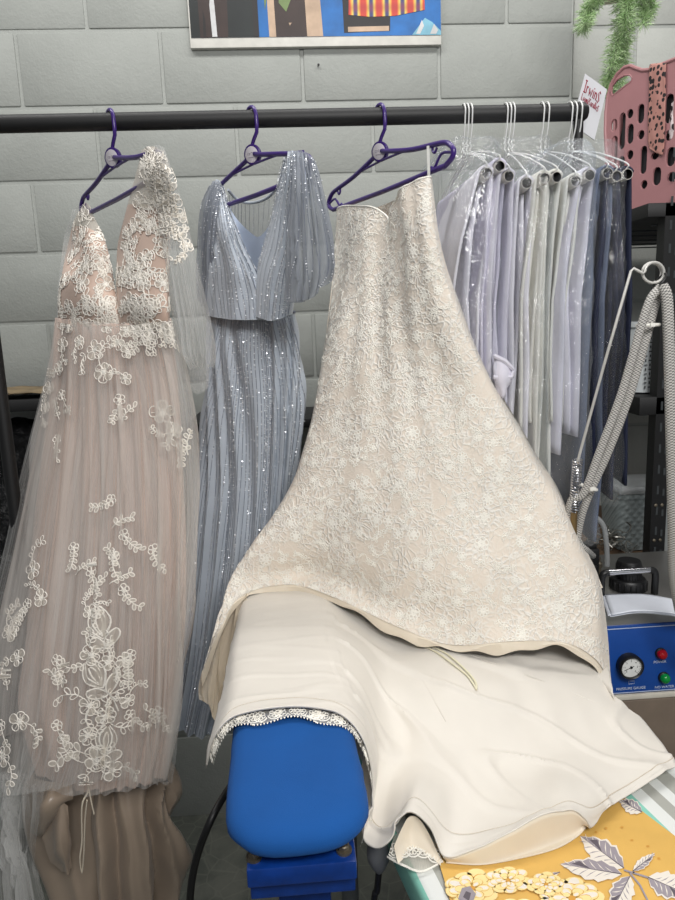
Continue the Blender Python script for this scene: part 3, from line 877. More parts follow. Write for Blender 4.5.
# bodice, left and right fronts crossing at the V
b1 = tubeskin([([H2(214, 184), H2(218, 180), H2(223, 186)], .006, .006),
               ([H2(208, 200), H2(218, 198, .01), H2(230, 212)], .012, .008),
               ([H2(205, 230), A(222, 235, 1.36), A(243, 246, 1.31)], .03, .012),
               ([A(206, 262, 1.42), A(228, 266, 1.33), A(258, 276, 1.27)], .035, .012),
               ([A(206, 290, 1.41), A(230, 294, 1.33), A(266, 296, 1.26)], .04, .02),
               ([A(207, 316, 1.40), A(232, 320, 1.33), A(266, 320, 1.26)], .048, .04)], 26, 34,
              folds(6, lambda v: .003, 7, .4, .8, .003))
mk(b1, g2, 'bodice', 'blue_chiffon', 1, 1, True)
b2 = tubeskin([([H2(284, 158), H2(292, 152), H2(309, 156)], .008, .008),
               ([H2(280, 180), H2(292, 178, .01), H2(312, 182)], .012, .008),
               ([H2(274, 210), A(288, 212, 1.20), A(304, 214, 1.14)], .025, .012),
               ([A(264, 245, 1.27), A(284, 248, 1.20), A(301, 248, 1.16)], .032, .012),
               ([A(256, 276, 1.275), A(276, 280, 1.21), A(299, 276, 1.17)], .035, .012),
               ([A(254, 316, 1.275), A(272, 321, 1.23), A(293, 314, 1.19)], .045, .03)], 26, 34,
              folds(6, lambda v: .003, 9, .4, .8, .003))
mk(b2, g2, 'bodice', 'blue_chiffon', 1, 1, True)
# lining that shows in the V and the sheer back panel with its curved neckline
vl = surf([[H2(222, 190, -.03), H2(234, 215, -.05), H2(250, 232, -.05), H2(262, 235, -.04), H2(284, 200, -.02)],
           [H2(226, 230, -.03), H2(238, 245, -.04), H2(250, 258, -.04), H2(262, 262, -.03), H2(280, 240, -.02)],
           [H2(232, 290, -.02), H2(240, 290, -.02), H2(252, 292, -.02), H2(262, 292, -.02), H2(276, 290, -.02)]], 16, 12)
mk(vl, g2, 'lining', 'blue_lining')
bp = surf([[H2(228, 190, -.05), H2(238, 200, -.08), H2(252, 203, -.09), H2(270, 196, -.08), H2(288, 172, -.05)],
           [H2(226, 230, -.06), H2(238, 236, -.09), H2(252, 238, -.1), H2(268, 234, -.09), H2(290, 220, -.06)],
           [H2(228, 290, -.06), H2(238, 292, -.08), H2(252, 292, -.08), H2(268, 292, -.08), H2(290, 288, -.06)]], 20, 16)
bkp = mk(bp, g2, 'back_panel', 'blue_sheer_thin')
bm = bmesh.new(); tube(bm, [p+Vector((0, -.002, 0)) for p in bp[0]], 0.003, 8)
obj('neckline_trim', bm, 'blue_chiffon', bkp)
# flutter sleeves
fs1 = surf([[H2(290, 153, .012), H2(300, 151, .016), H2(310, 155, .012), H2(314, 160, -.005)],
            [A(290, 190, 1.13), A(302, 188, 1.08), A(316, 190, 1.08), A(322, 192, 1.12)],
            [A(289, 230, 1.12), A(304, 230, 1.06), A(322, 230, 1.06), A(330, 232, 1.11)],
            [A(288, 268, 1.12), A(306, 274, 1.05), A(326, 268, 1.06), A(332, 262, 1.11)],
            [A(288, 303, 1.12), A(304, 301, 1.06), A(322, 288, 1.06), A(331, 266, 1.11)]], 60, 40,
           folds(6, lambda v: .002+.007*v, 4.0, .5, .8))
mk(fs1, g2, 'flutter_sleeve', 'blue_sheer', solid=.001)
fs2 = surf([[H2(210, 186, .0), H2(214, 181, .01), H2(219, 181, .014), H2(222, 186, .012)],
            [H2(202, 205, -.0), A(206, 206, 1.40), A(212, 206, 1.37), A(218, 208, 1.36)],
            [H2(199, 235, -.0), A(203, 238, 1.41), A(209, 238, 1.37), A(214, 238, 1.36)],
            [A(198, 270, 1.47), A(203, 275, 1.42), A(208, 275, 1.38), A(213, 272, 1.37)],
            [A(200, 300, 1.47), A(204, 306, 1.42), A(208, 308, 1.39), A(212, 305, 1.38)]], 40, 34,
           folds(4, lambda v: .002+.005*v, 2.0, .5, .8))
mk(fs2, g2, 'flutter_sleeve', 'blue_sheer', solid=.001)
# waist seam
bm = bmesh.new(); nn = len(bs_[0]); tube(bm, [p+Vector((0, -.001, 0)) for p in bs_[0]], .0028, 8, closed=True)
obj('waist_seam', bm, 'bugle', g2)
# sequin lines
bm = bmesh.new()
beads(bm, bs_, [(.005+.49*k/40) for k in range(41)], True, .0036, .8, .0013, .0, 1.0, lambda u, v: .01*math.sin(7*u*6+3*v)+(.25-u)*.35*max(0, .35-v)*1.2)
beads(bm, b1, [(.01+.48*k/15) for k in range(16)], True, .0034, .95, .0015, .03, 1.0, lambda u, v: .06*v)
beads(bm, b2, [(.01+.48*k/13) for k in range(14)], True, .0034, .95, .0015, .03, 1.0, lambda u, v: -.05*v)
beads(bm, b1, [(.02+.47*k/22) for k in range(23)], True, .0045, .6, .0012, .03, 1.0, lambda u, v: .06*v, False)
beads(bm, b2, [(.02+.47*k/20) for k in range(21)], True, .0045, .6, .0012, .03, 1.0, lambda u, v: -.05*v, False)
beads(bm, bs_, [(.01+.48*k/30) for k in range(31)], True, .009, .5, .0012, .0, .35, None, False)
beads(bm, bs_, [(.015+.47*k/15) for k in range(16)], True, .0040, .9, .0015, .12, 1.0, lambda u, v: .01*math.sin(7*u*6+3*v)+(.25-u)*.35*max(0, .35-v)*1.2, False)
beads(bm, b1, [.44, .46, .48, .5], True, .0024, 1.0, .0015, .0, .75, None)
beads(bm, b2, [.985, .0, .02, .04], True, .0024, 1.0, .0015, .0, .75, None)
beads(bm, fs1, [(k+.5)/15 for k in range(15)], False, .0042, .75, .0014, .02, 1.0, lambda u, v: (u-.3)*.12*v)
beads(bm, fs2, [(k+.5)/9 for k in range(9)], False, .0042, .8, .0014, .02, 1.0)
beads(bm, bp, [(k+.5)/14 for k in range(14)], False, .006, .4, .0009, .02, 1.0)
obj('sequin_beading', bm, ['sequin', 'bugle'], g2, smooth=False, recalc=False)

# ================================================================== IVORY GOWN
def lace_ground(name):
    t = NT(name); v = t.coords()
    # corded floral ground: dense cords and small blossoms over a champagne lining
    w = t.n('ShaderNodeTexNoise'); w.inputs['Scale'].default_value = 24; w.inputs['Detail'].default_value = 2; t.l(v, w.inputs['Vector'])
    vv = t.n('ShaderNodeVectorMath', operation='MULTIPLY_ADD'); t.l(w.outputs['Color'], vv.inputs[0]); vv.inputs[1].default_value = (0.03, 0.03, 0.03); t.l(v, vv.inputs[2])
    e1 = t.voro(vv.outputs[0], 95, 'DISTANCE_TO_EDGE'); e2 = t.voro(vv.outputs[0], 230, 'F1'); 
    big = t.noise(v, 17, 3, .6, .8)
    cord = t.math('SUBTRACT', 1.0, t.math('MULTIPLY', e1, 5.5))
    cord = t.math('MAXIMUM', cord, 0.0)
    bl = t.math('MAXIMUM', t.math('SUBTRACT', 1.0, t.math('MULTIPLY', e2, 1.6)), 0.0)
    den = t.n('ShaderNodeMapRange'); den.inputs['From Min'].default_value = .36; den.inputs['From Max'].default_value = .56; t.l(big, den.inputs['Value'])
    h = t.math('MULTIPLY', t.math('ADD', cord, t.math('MULTIPLY', bl, .8)), t.math('ADD', t.math('MULTIPLY', den.outputs[0], .85), .15))
    col = t.ramp(h, [(0.05, rgb(232, 220, 205)), (0.5, rgb(235, 227, 215)), (0.95, rgb(241, 236, 227))])
    return t.done(t.pbr(col, 0.72, 0, t.bump(h, 0.62, 0.0022), Sheen_Weight=0.1))
MAT['ivory_lace'] = lace_ground('ivory_corded_lace')
MAT['ivory_cord'] = fabric('ivory_lace_cord', rgb(244, 240, 230), 0.8, 1500, 0.3, 0.1)
MAT['ivory_satin'] = fabric('ivory_satin', rgb(216, 210, 200), 0.55, 1200, 0.25, 0.2, 0.03, 0.12)
MAT['organza'] = sheer('ivory_organza', rgb(230, 218, 198), 0.7, 0.15)
MAT['lining_beige'] = fabric('champagne_lining', rgb(230, 218, 198), 0.6, 1100, 0.2, 0.1, 0.05)
MAT['clear_loop'] = sheer('clear_loop', rgb(230, 230, 225), 0.6, 0.05)
MAT['loop_satin'] = fabric('loop_satin', rgb(222, 216, 188), 0.4, 900, .2, .1)
g3 = thing('wedding_gown', 'ivory strapless lace gown, skirt spread over the blue sleeve board', 'dress', (at(420, 640, 1.05).x, 1.05, 1.0), 'gowns on purple hangers')
H3 = lambda px, py, off=0.0: hp(2, px, py, off)
def Z(px, py, z): return atz(px, py, z)
# front of the dress from the sweetheart neckline to the lace hem; edges turn back round the sides
rows3 = [
 [(0, H3(337, 215)), (.08, H3(338, 208, .008)), (.22, A(350, 206, 1.33)), (.38, A(374, 208, 1.25)), (.47, A(386, 217, 1.215)), (.515, A(391, 224, 1.20)), (.56, A(392, 208, 1.18)), (.68, A(400, 191, 1.13)), (.84, A(416, 181, 1.10)), (.95, A(430, 177, 1.09)), (1, A(432, 180, 1.12))],
 [(0, H3(335, 245, -.01)), (.08, H3(336, 242, .01)), (.25, A(352, 242, 1.30)), (.45, A(380, 246, 1.22)), (.52, A(392, 250, 1.19)), (.62, A(402, 245, 1.14)), (.8, A(418, 235, 1.09)), (.95, A(434, 230, 1.08)), (1, A(438, 232, 1.12))],
 [(0, A(330, 300, 1.40)), (.08, A(331, 300, 1.34)), (.25, A(350, 302, 1.26)), (.5, A(386, 304, 1.18)), (.75, A(420, 300, 1.10)), (.94, A(447, 290, 1.08)), (1, A(453, 290, 1.12))],
 [(0, A(320, 370, 1.34)), (.07, A(321, 370, 1.28)), (.25, A(346, 374, 1.21)), (.5, A(392, 376, 1.14)), (.75, A(438, 370, 1.09)), (.94, A(472, 358, 1.07)), (1, A(478, 358, 1.12))],
 [(0, A(307, 440, 1.30)), (.07, A(309, 440, 1.24)), (.25, A(344, 446, 1.17)), (.5, A(402, 448, 1.10)), (.75, A(460, 440, 1.06)), (.94, A(507, 420, 1.06)), (1, A(514, 418, 1.12))],
 [(0, A(284, 500, 1.28)), (.07, A(287, 500, 1.22)), (.25, A(338, 508, 1.15)), (.5, A(408, 510, 1.07)), (.75, A(478, 503, 1.04)), (.94, A(541, 480, 1.05)), (1, A(549, 478, 1.12))],
 [(0, A(252, 546, 1.26)), (.06, A(256, 545, 1.21)), (.25, A(322, 552, 1.17)), (.5, A(412, 574, 1.05)), (.75, A(495, 572, 1.01)), (.94, A(574, 545, 1.03)), (1, A(583, 543, 1.10))],
 [(0, A(228, 590, 1.20)), (.06, A(233, 578, 1.20)), (.25, A(310, 570, 1.20)), (.5, A(412, 610, 1.05)), (.75, A(508, 612, 1.0)), (.94, A(596, 590, 1.01)), (1, A(603, 588, 1.07))],
 [(0, A(203, 676, 1.06)), (.05, A(216, 640, 1.13)), (.1, A(232, 606, 1.17)), (.16, A(255, 589, 1.20)), (.25, A(292, 585, 1.20)), (.36, A(335, 598, 1.14)), (.5, A(398, 627, 1.05)), (.62, A(450, 645, 1.01)), (.76, A(512, 641, .985)), (.88, A(566, 643, .975)), (.95, A(598, 660, .97)), (1, A(614, 682, .98))],
]
def d3(u, v, p):
    return (.006*nz(p.x*9, p.z*5, 21)+.010*nz(u*5, v*1.2, 31)*v + .004*nz(p.x*22, p.z*12, 4)*v
            + (.004*math.sin(u*38+3*v) * (1-v)*max(0, 1-abs(u-.5)*2)))
L3 = surf(rows3, 120, 130, d3, vk=[0, .07, .2, .36, .52, .66, .78, .88, 1.0])
bm = bmesh.new(); surf_mesh(bm, L3)
# ---- raised floral cords, part of the same lace
b3 = bvh_of(L3)
rl_ = random.Random(21)
nfl = 0; used = []
tries = 0
while nfl < 620 and tries < 9000:
    tries += 1
    j = rl_.randrange(2, 129); i = rl_.randrange(8, 108)
    p = L3[j][i]
    if any((p-q).length < (.024) for q in used): continue
    used.append(p); nfl += 1
    nrm = b3.find_nearest(p)[1]
    L = Lay(bm, b3, p, nrm, rl_.uniform(0, 6.28), rl_.uniform(.55, .85), .0004)
    q = rl_.random()
    if q < .55:
        r = rl_.uniform(.009, .015); k = rl_.choice((6, 7, 8))
        for layer in (0, 1):
            rr = r*(1-.5*layer)
            for m in range(k):
                a = 2*PI*m/k+layer*.4
                L.strip(petal(a, rr*.25, rr, rr*.42*6/k, 4), .0013, 1, True, .0006)
        a = rl_.uniform(0, 6.28)
        sprig(L, r*math.cos(a), r*math.sin(a), a, .03, rl_.choice((-1, 1))*1.5, 1, 3, None, .0010)
    else:
        for m in range(rl_.choice((1, 2))):
            sprig(L, 0, 0, rl_.uniform(0, 6.28), rl_.uniform(.028, .045), rl_.choice((-1, 1))*rl_.uniform(.8, 2), 1, 4, None, .0010)
for f in bm.faces:
    if f.material_index == 0: pass
obj('lace_overdress', bm, ['ivory_lace', 'ivory_cord'], g3, recalc=False)
# back of the bodice and skirt, a little behind the front
Pb = []
for r in rows3:
    a, b = r[0][1], r[-1][1]
    Pb.append([a, a*.7+b*.3+Vector((.0, .09, 0)), a*.3+b*.7+Vector((0, .09, 0)), b])
BK = surf(Pb[:8], 24, 60, lambda u, v, p: .006*nz(p.x*8, p.z*5, 3), vk=[0, .07, .2, .36, .52, .66, .78, 1.0])
mk(BK, g3, 'back_lace', 'ivory_lace')
# neckline piping
bm = bmesh.new(); tube(bm, [L3[0][i]+Vector((0, 0, .0006)) for i in range(0, 120, 2)], .0016, 6)
obj('neckline_piping', bm, 'ivory_cord', g3)
# beige net edge that peeps out under the lace hem
e = []
edge = L3[-1]
def lower(p, d): return p+Vector((0, -.004, -d))
hemP = [[p+Vector((0, .004, .003)) for p in edge],
        [p+Vector((0, -.002, -.006-.004*math.sin(i*.35))) for i, p in enumerate(edge)],
        [p+Vector((0, -.001, -.014-.006*math.sin(i*.22+1)-.003*math.sin(i*.6))) for i, p in enumerate(edge)]]
mk([[q for q in r] for r in hemP], g3, 'net_hem', 'lining_beige')
# clear hanging loops up to the hanger
for a, b in ((H3(338, 208), H3(335, 188)), (A(429, 178, 1.10), H3(428, 146, .006))):
    bm = bmesh.new(); s = Vector((.004, 0, 0))
    tube(bm, [a-Vector((0, 0, .01)), a*.5+b*.5, b], .0022, 6, rz=.0006)
    obj('hanging_loop', bm, 'clear_loop', g3)
# left lobe of the skirt seen from inside: organza layers
og = surf([[A(246, 592, 1.19), A(236, 596, 1.20), A(226, 606, 1.21), A(218, 628, 1.19)],
           [A(240, 630, 1.14), A(228, 640, 1.15), A(216, 650, 1.15), A(204, 668, 1.12)],
           [A(232, 672, 1.08), A(222, 676, 1.09), A(210, 684, 1.08), A(199, 686, 1.08)],
           [A(224, 720, .98), A(218, 718, .99), A(210, 706, 1.02), A(201, 700, 1.05)]], 40, 40,
          folds(3, .006, 4, .4, .8, .004))
mk(og, g3, 'organza_layer', 'organza')
og = surf([[A(248, 590, 1.21), A(238, 600, 1.22), A(230, 612, 1.22)],
           [A(240, 640, 1.16), A(226, 650, 1.17), A(214, 664, 1.16)],
           [A(230, 690, 1.08), A(220, 690, 1.09), A(208, 694, 1.09)],
           [A(220, 722, 1.0), A(216, 722, 1.01), A(212, 716, 1.03)]], 20, 30, lambda u, v, p: .006*nz(u*4, v*3, 2))
mk(og, g3, 'organza_layer', 'lining_beige')

# ---- ivory satin underskirt over the sleeve board and on to the table
ZT, ZB = 1.03, 1.16
rowsU = [
 [(0, Z(246, 590, 1.15)), (.08, Z(256, 578, 1.17)), (.2, Z(290, 574, 1.172)), (.3, Z(322, 586, 1.168)), (.4, Z(352, 600, 1.15)), (.5, Z(392, 616, 1.13)), (.62, Z(448, 630, 1.125)), (.76, Z(512, 626, 1.12)), (.88, Z(562, 628, 1.115)), (1, Z(604, 664, 1.09))],
 [(0, Z(242, 610, 1.145)), (.06, Z(248, 604, 1.166)), (.2, Z(290, 600, 1.172)), (.3, Z(324, 610, 1.17)), (.4, Z(356, 626, 1.145)), (.5, Z(396, 642, 1.12)), (.62, Z(450, 664, 1.118)), (.76, Z(514, 662, 1.113)), (.88, Z(568, 664, 1.105)), (.95, Z(596, 676, 1.09)), (1, Z(614, 692, 1.085))],
 [(0, Z(232, 654, 1.14)), (.06, Z(240, 648, 1.168)), (.2, Z(290, 645, 1.172)), (.3, Z(328, 652, 1.17)), (.37, Z(352, 664, 1.155)), (.44, Z(378, 680, 1.12)), (.52, Z(410, 694, 1.105)), (.64, Z(460, 704, 1.10)), (.76, Z(518, 700, 1.095)), (.88, Z(578, 700, 1.085)), (.95, Z(616, 706, 1.07)), (1, Z(638, 718, 1.055))],
 [(0, Z(222, 706, 1.13)), (.05, Z(232, 696, 1.162)), (.1, Z(246, 690, 1.17)), (.2, Z(290, 683, 1.172)), (.28, Z(332, 688, 1.17)), (.34, Z(356, 703, 1.15)), (.40, Z(374, 728, 1.10)), (.48, Z(400, 752, 1.07)), (.56, Z(430, 766, 1.07)), (.64, Z(470, 770, 1.065)), (.74, Z(522, 764, 1.06)), (.84, Z(576, 752, 1.06)), (.92, Z(622, 742, 1.055)), (1, Z(660, 744, 1.045))],
 [(0, Z(213, 742, 1.11)), (.05, Z(224, 722, 1.158)), (.1, Z(240, 706, 1.170)), (.2, Z(296, 697, 1.172)), (.27, Z(338, 704, 1.168)), (.32, Z(360, 724, 1.145)), (.37, Z(374, 762, 1.09)), (.42, Z(372, 800, 1.055)), (.46, Z(384, 818, 1.05)), (.50, Z(402, 806, 1.07)), (.54, Z(416, 792, 1.085)), (.58, Z(432, 804, 1.075)), (.62, Z(452, 822, 1.055)), (.68, Z(490, 826, 1.05)), (.74, Z(530, 816, 1.06)), (.79, Z(562, 798, 1.068)), (.83, Z(584, 800, 1.06)), (.88, Z(610, 788, 1.05)), (1, Z(670, 758, 1.045))],
 [(0, Z(210, 768, 1.09)), (.05, Z(218, 738, 1.148)), (.1, Z(238, 719, 1.169)), (.2, Z(300, 711, 1.172)), (.27, Z(341, 719, 1.166)), (.32, Z(362, 745, 1.138)), (.37, Z(370, 790, 1.085)), (.42, Z(361, 836, 1.045)), (.46, Z(376, 851, 1.042)), (.50, Z(393, 842, 1.058)), (.535, Z(408, 815, 1.085)), (.565, Z(427, 828, 1.07)), (.60, Z(443, 858, 1.042)), (.65, Z(480, 853, 1.048)), (.70, Z(515, 838, 1.062)), (.75, Z(548, 820, 1.072)), (.785, Z(570, 813, 1.07)), (.815, Z(582, 821, 1.056)), (.84, Z(588, 828, 1.042)), (.88, Z(604, 812, 1.042)), (1, Z(676, 768, 1.042))],
]
def dU(u, v, p):
    w = .0035*nz(p.x*16+3, p.y*9, 3)+.002*nz(p.x*30, p.y*22, 7)
    cr1 = .0045*max(0, 1-abs(nz(p.x*7+p.y*10, p.y*3-p.x*6, 12))*9)          # long creases
    xb = 1 if u < .33 else 0
    cr2 = .0016*max(0, 1-abs(nz(p.x*4, p.y*26, 15))*5)*xb                    # cross creases on the board
    return .004+w*(.35 if u < .3 else 1)*(1 if v < .95 else .6)+cr1*(1-xb)+cr2
U3 = surf(rowsU, 190, 110, dU, vk=[0, .12, .38, .66, .85, 1.0])
mk(U3, g3, 'underskirt', 'ivory_satin', solid=.0014)
# stitched hem band
hb = [[q+Vector((0, -.0012, .0016)) for q in U3[j]] for j in range(98, 110)]
mk(hb, g3, 'hem_band', 'ivory_satin', solid=.0016)
bm = bmesh.new()
tube(bm, [q+Vector((0, -.001, .0022)) for q in U3[98]], .0005, 5)
obj('hem_stitching', bm, plain('hem_thread', rgb(190, 176, 156), .8), g3)
# inside of the hem where it rolls over on the table
hf = surf([[U3[-1][i]+Vector((0, 0, -.0008)) for i in range(113, 159, 3)],
           [Z(446, 861, 1.037), Z(482, 862, 1.037), Z(520, 852, 1.038), Z(552, 840, 1.039), Z(573, 831, 1.040), Z(584, 824, 1.043)],
           [Z(446, 863, 1.0345), Z(482, 865, 1.0345), Z(523, 858, 1.0345), Z(556, 849, 1.0345), Z(576, 838, 1.0345), Z(586, 828, 1.038)]], 60, 14)
mk(hf, g3, 'hem_facing', 'lining_beige', solid=.001)
# underside of the arch over the board and the fold on the table
ar = surf([[q+Vector((0, .004, -.003)) for q in U3[-1][:84:3]],
           [q+Vector((0, .05, -.004)) for q in U3[-1][:84:3]],
           [q+Vector((0, .10, -.006)) for q in U3[-1][:84:3]]], 50, 8)
mk(ar, g3, 'hem_lining', 'lining_beige')
ar = surf([[Z(394, 846, 1.052), Z(402, 828, 1.068), Z(409, 817, 1.078), Z(418, 818, 1.075), Z(428, 832, 1.062), Z(440, 858, 1.040)],
           [Z(396, 856, 1.042), Z(404, 842, 1.052), Z(410, 832, 1.058), Z(418, 832, 1.058), Z(428, 842, 1.050), Z(440, 862, 1.037)],
           [Z(398, 864, 1.037), Z(406, 856, 1.04), Z(412, 850, 1.042), Z(420, 850, 1.042), Z(430, 856, 1.04), Z(441, 866, 1.036)]], 30, 14)
mk(ar, g3, 'hem_lining', 'lining_beige')
# white lace trim of the petticoat: scalloped bands with flower holes
MAT['trim_lace'] = sheer('trim_net', rgb(232, 226, 212), 0.5, 0.2)
def trim(name, P, seed):
    r = random.Random(seed)
    bm = bmesh.new(); surf_mesh(bm, P, 0)
    b = bvh_of(P); nu = len(P[0]); nv = len(P)
    bot = P[-1]; tot = sum((bot[k+1]-bot[k]).length for k in range(nu-1))
    nsc = max(3, int(tot/.014))
    for s in range(nsc):
        i = int((s+.5)/nsc*(nu-1)); p = P[nv//2][i]
        n = b.find_nearest(p)[1]
        L = Lay(bm, b, p, n, 0, 1, .0006)
        flower(L, 0, .001, .0065, 6, None, 1, .11, 1, r.uniform(0, 1))
        L.strip([(.008*math.cos(a), -.002-.006*math.sin(a)) for a in [PI*q/6 for q in range(7)]], .0009, 1)
        if r.random() < .7: sprig(L, 0, -.005, r.uniform(0, 6.28), .014, 1.2, 1, 3, None, .0006)
    for s in range(nu-1):
        for q in range(2):
            p = bot[s].lerp(bot[s+1], q/2)
            d = (bot[s+1]-bot[s]).normalized(); dn = (bot[s]-P[-2][s]).normalized()
            f = bm.faces.new([bm.verts.new(x) for x in (p-d*.0016, p+d*.0016, p+dn*.0032)]); f.material_index = 1
    obj(name, bm, ['trim_lace', 'ivory_cord'], g3, recalc=False)
top = U3[-1]
idx = [int(k) for k in [4+(80-4)*q/40 for q in range(41)]]
def zsafe(p, k): return p
P = []
for k in range(5):
    row = []
    for q, i in enumerate(idx):
        b = top[i]; x = q/40
        inw = Vector((.0, 0, 0))
        # the trim lies on the pad: forward on top, downward at the sides
        side = 1-math.sin(PI*x)
        fw = Vector((0, -1, -.25))*(1-side*.75)+Vector((.35*(1 if x < .5 else -1), -.1, -.9))*side*.5
        row.append(b+Vector((0, .008, -.005))+fw*(.018*k/4*(1+.25*math.sin(x*26))))
    P.append(row)
trim('lace_trim', P, 3)
P = surf([[Z(394, 836, 1.05), Z(408, 826, 1.052), Z(420, 828, 1.05), Z(438, 846, 1.043)],
          [Z(390, 850, 1.043), Z(406, 850, 1.044), Z(422, 851, 1.042), Z(441, 858, 1.039)],
          [Z(388, 856, 1.036), Z(404, 864, 1.036), Z(422, 870, 1.036), Z(443, 860, 1.036)]], 30, 7)
trim('lace_trim', P, 5)
# satin ribbon loop lying on the underskirt
bm = bmesh.new()
bU = bvh_of(U3)
def onU(px, py, o=.003):
    loc, n = hit(bU, px, py)
    if loc is None: loc = Z(px, py, 1.11); n = Vector((0, 0, 1))
    if n.z < 0: n = -n
    return loc+n*o
for pts in (((416, 647), (428, 649), (442, 657), (456, 668), (468, 678), (476, 690)), ((418, 646), (432, 648), (448, 656), (464, 670), (475, 683), (476, 691))):
    tube(bm, spline([onU(x, y) for x, y in pts], 5), .0018, 6, rz=.0012)
obj('ribbon_loop', bm, 'loop_satin', g3, label='pale satin ribbon loop')

for pts in (((470, 655), (500, 666), (545, 682), (590, 700), (640, 722)), ((414, 662), (424, 682), (436, 704), (446, 722))):
    bm = bmesh.new(); tube(bm, spline([onU(x, y, .0006) for x, y in pts], 8), .0006, 5)
    obj('seam', bm, 'ivory_satin', g3)

# ================================================================== BAGGED GARMENTS ON TUBE HANGERS
colr = {'lav': rgb(214, 211, 222), 'lav2': rgb(204, 200, 216), 'lav3': rgb(222, 220, 228), 'ivory': rgb(222, 220, 212), 'dusk': rgb(96, 106, 128), 'navy': rgb(20, 28, 58), 'navy2': rgb(24, 31, 56)}
for k, c in colr.items(): MAT['cl_'+k] = fabric('chiffon_'+k, c, 0.8, 900, 0.2, 0.0, 0.08, 0.15)
# hook px, tube end (px, py), strip centre at y=300, strip width px, hem py left / right, colour, label
GS = [
 (463, 487, 173, 466, 26, 392, 372, 'lav3', 'pale lavender garment with its broad side showing, leftmost of the bagged garments'),
 (466.5, 500, 166, 484, 15, 378, 390, 'lav2', 'deeper lavender garment, second of the bagged garments from the left'),
 (470, 509, 176, 500, 19, 398, 412, 'lav', 'lavender garment with a curled hem, third of the bagged garments from the left'),
 (505, 527, 183, 517, 18, 432, 452, 'lav3', 'pale lavender garment right of the curled hem one'),
 (508.5, 545, 178, 533, 13, 432, 426, 'ivory', 'narrow ivory garment in a bag, the leftmost of the three ivory ones'),
 (512, 557, 177, 545, 15, 484, 536, 'ivory', 'long ivory garment in a bag, the longest of the ivory ones'),
 (541, 576, 181, 557, 14, 420, 426, 'ivory', 'short ivory garment in a bag, right of the longest ivory one'),
 (546, 590, 175, 572, 20, 456, 440, 'lav', 'lavender garment in a bag, rightmost of the pale ones'),
 (569, 608, 173, 592, 20, 520, 540, 'dusk', 'dusty blue garment in a bag beside the navy ones'),
 (573.5, 617, 176, 610, 17, 478, 470, 'navy', 'navy garment in a bag next to the dusty blue garment'),
 (578.5, 628, 174, 625, 17, 496, 484, 'navy2', 'navy garment in a bag at the right end of the rail'),
]
YF, YB_ = 1.13, 1.47
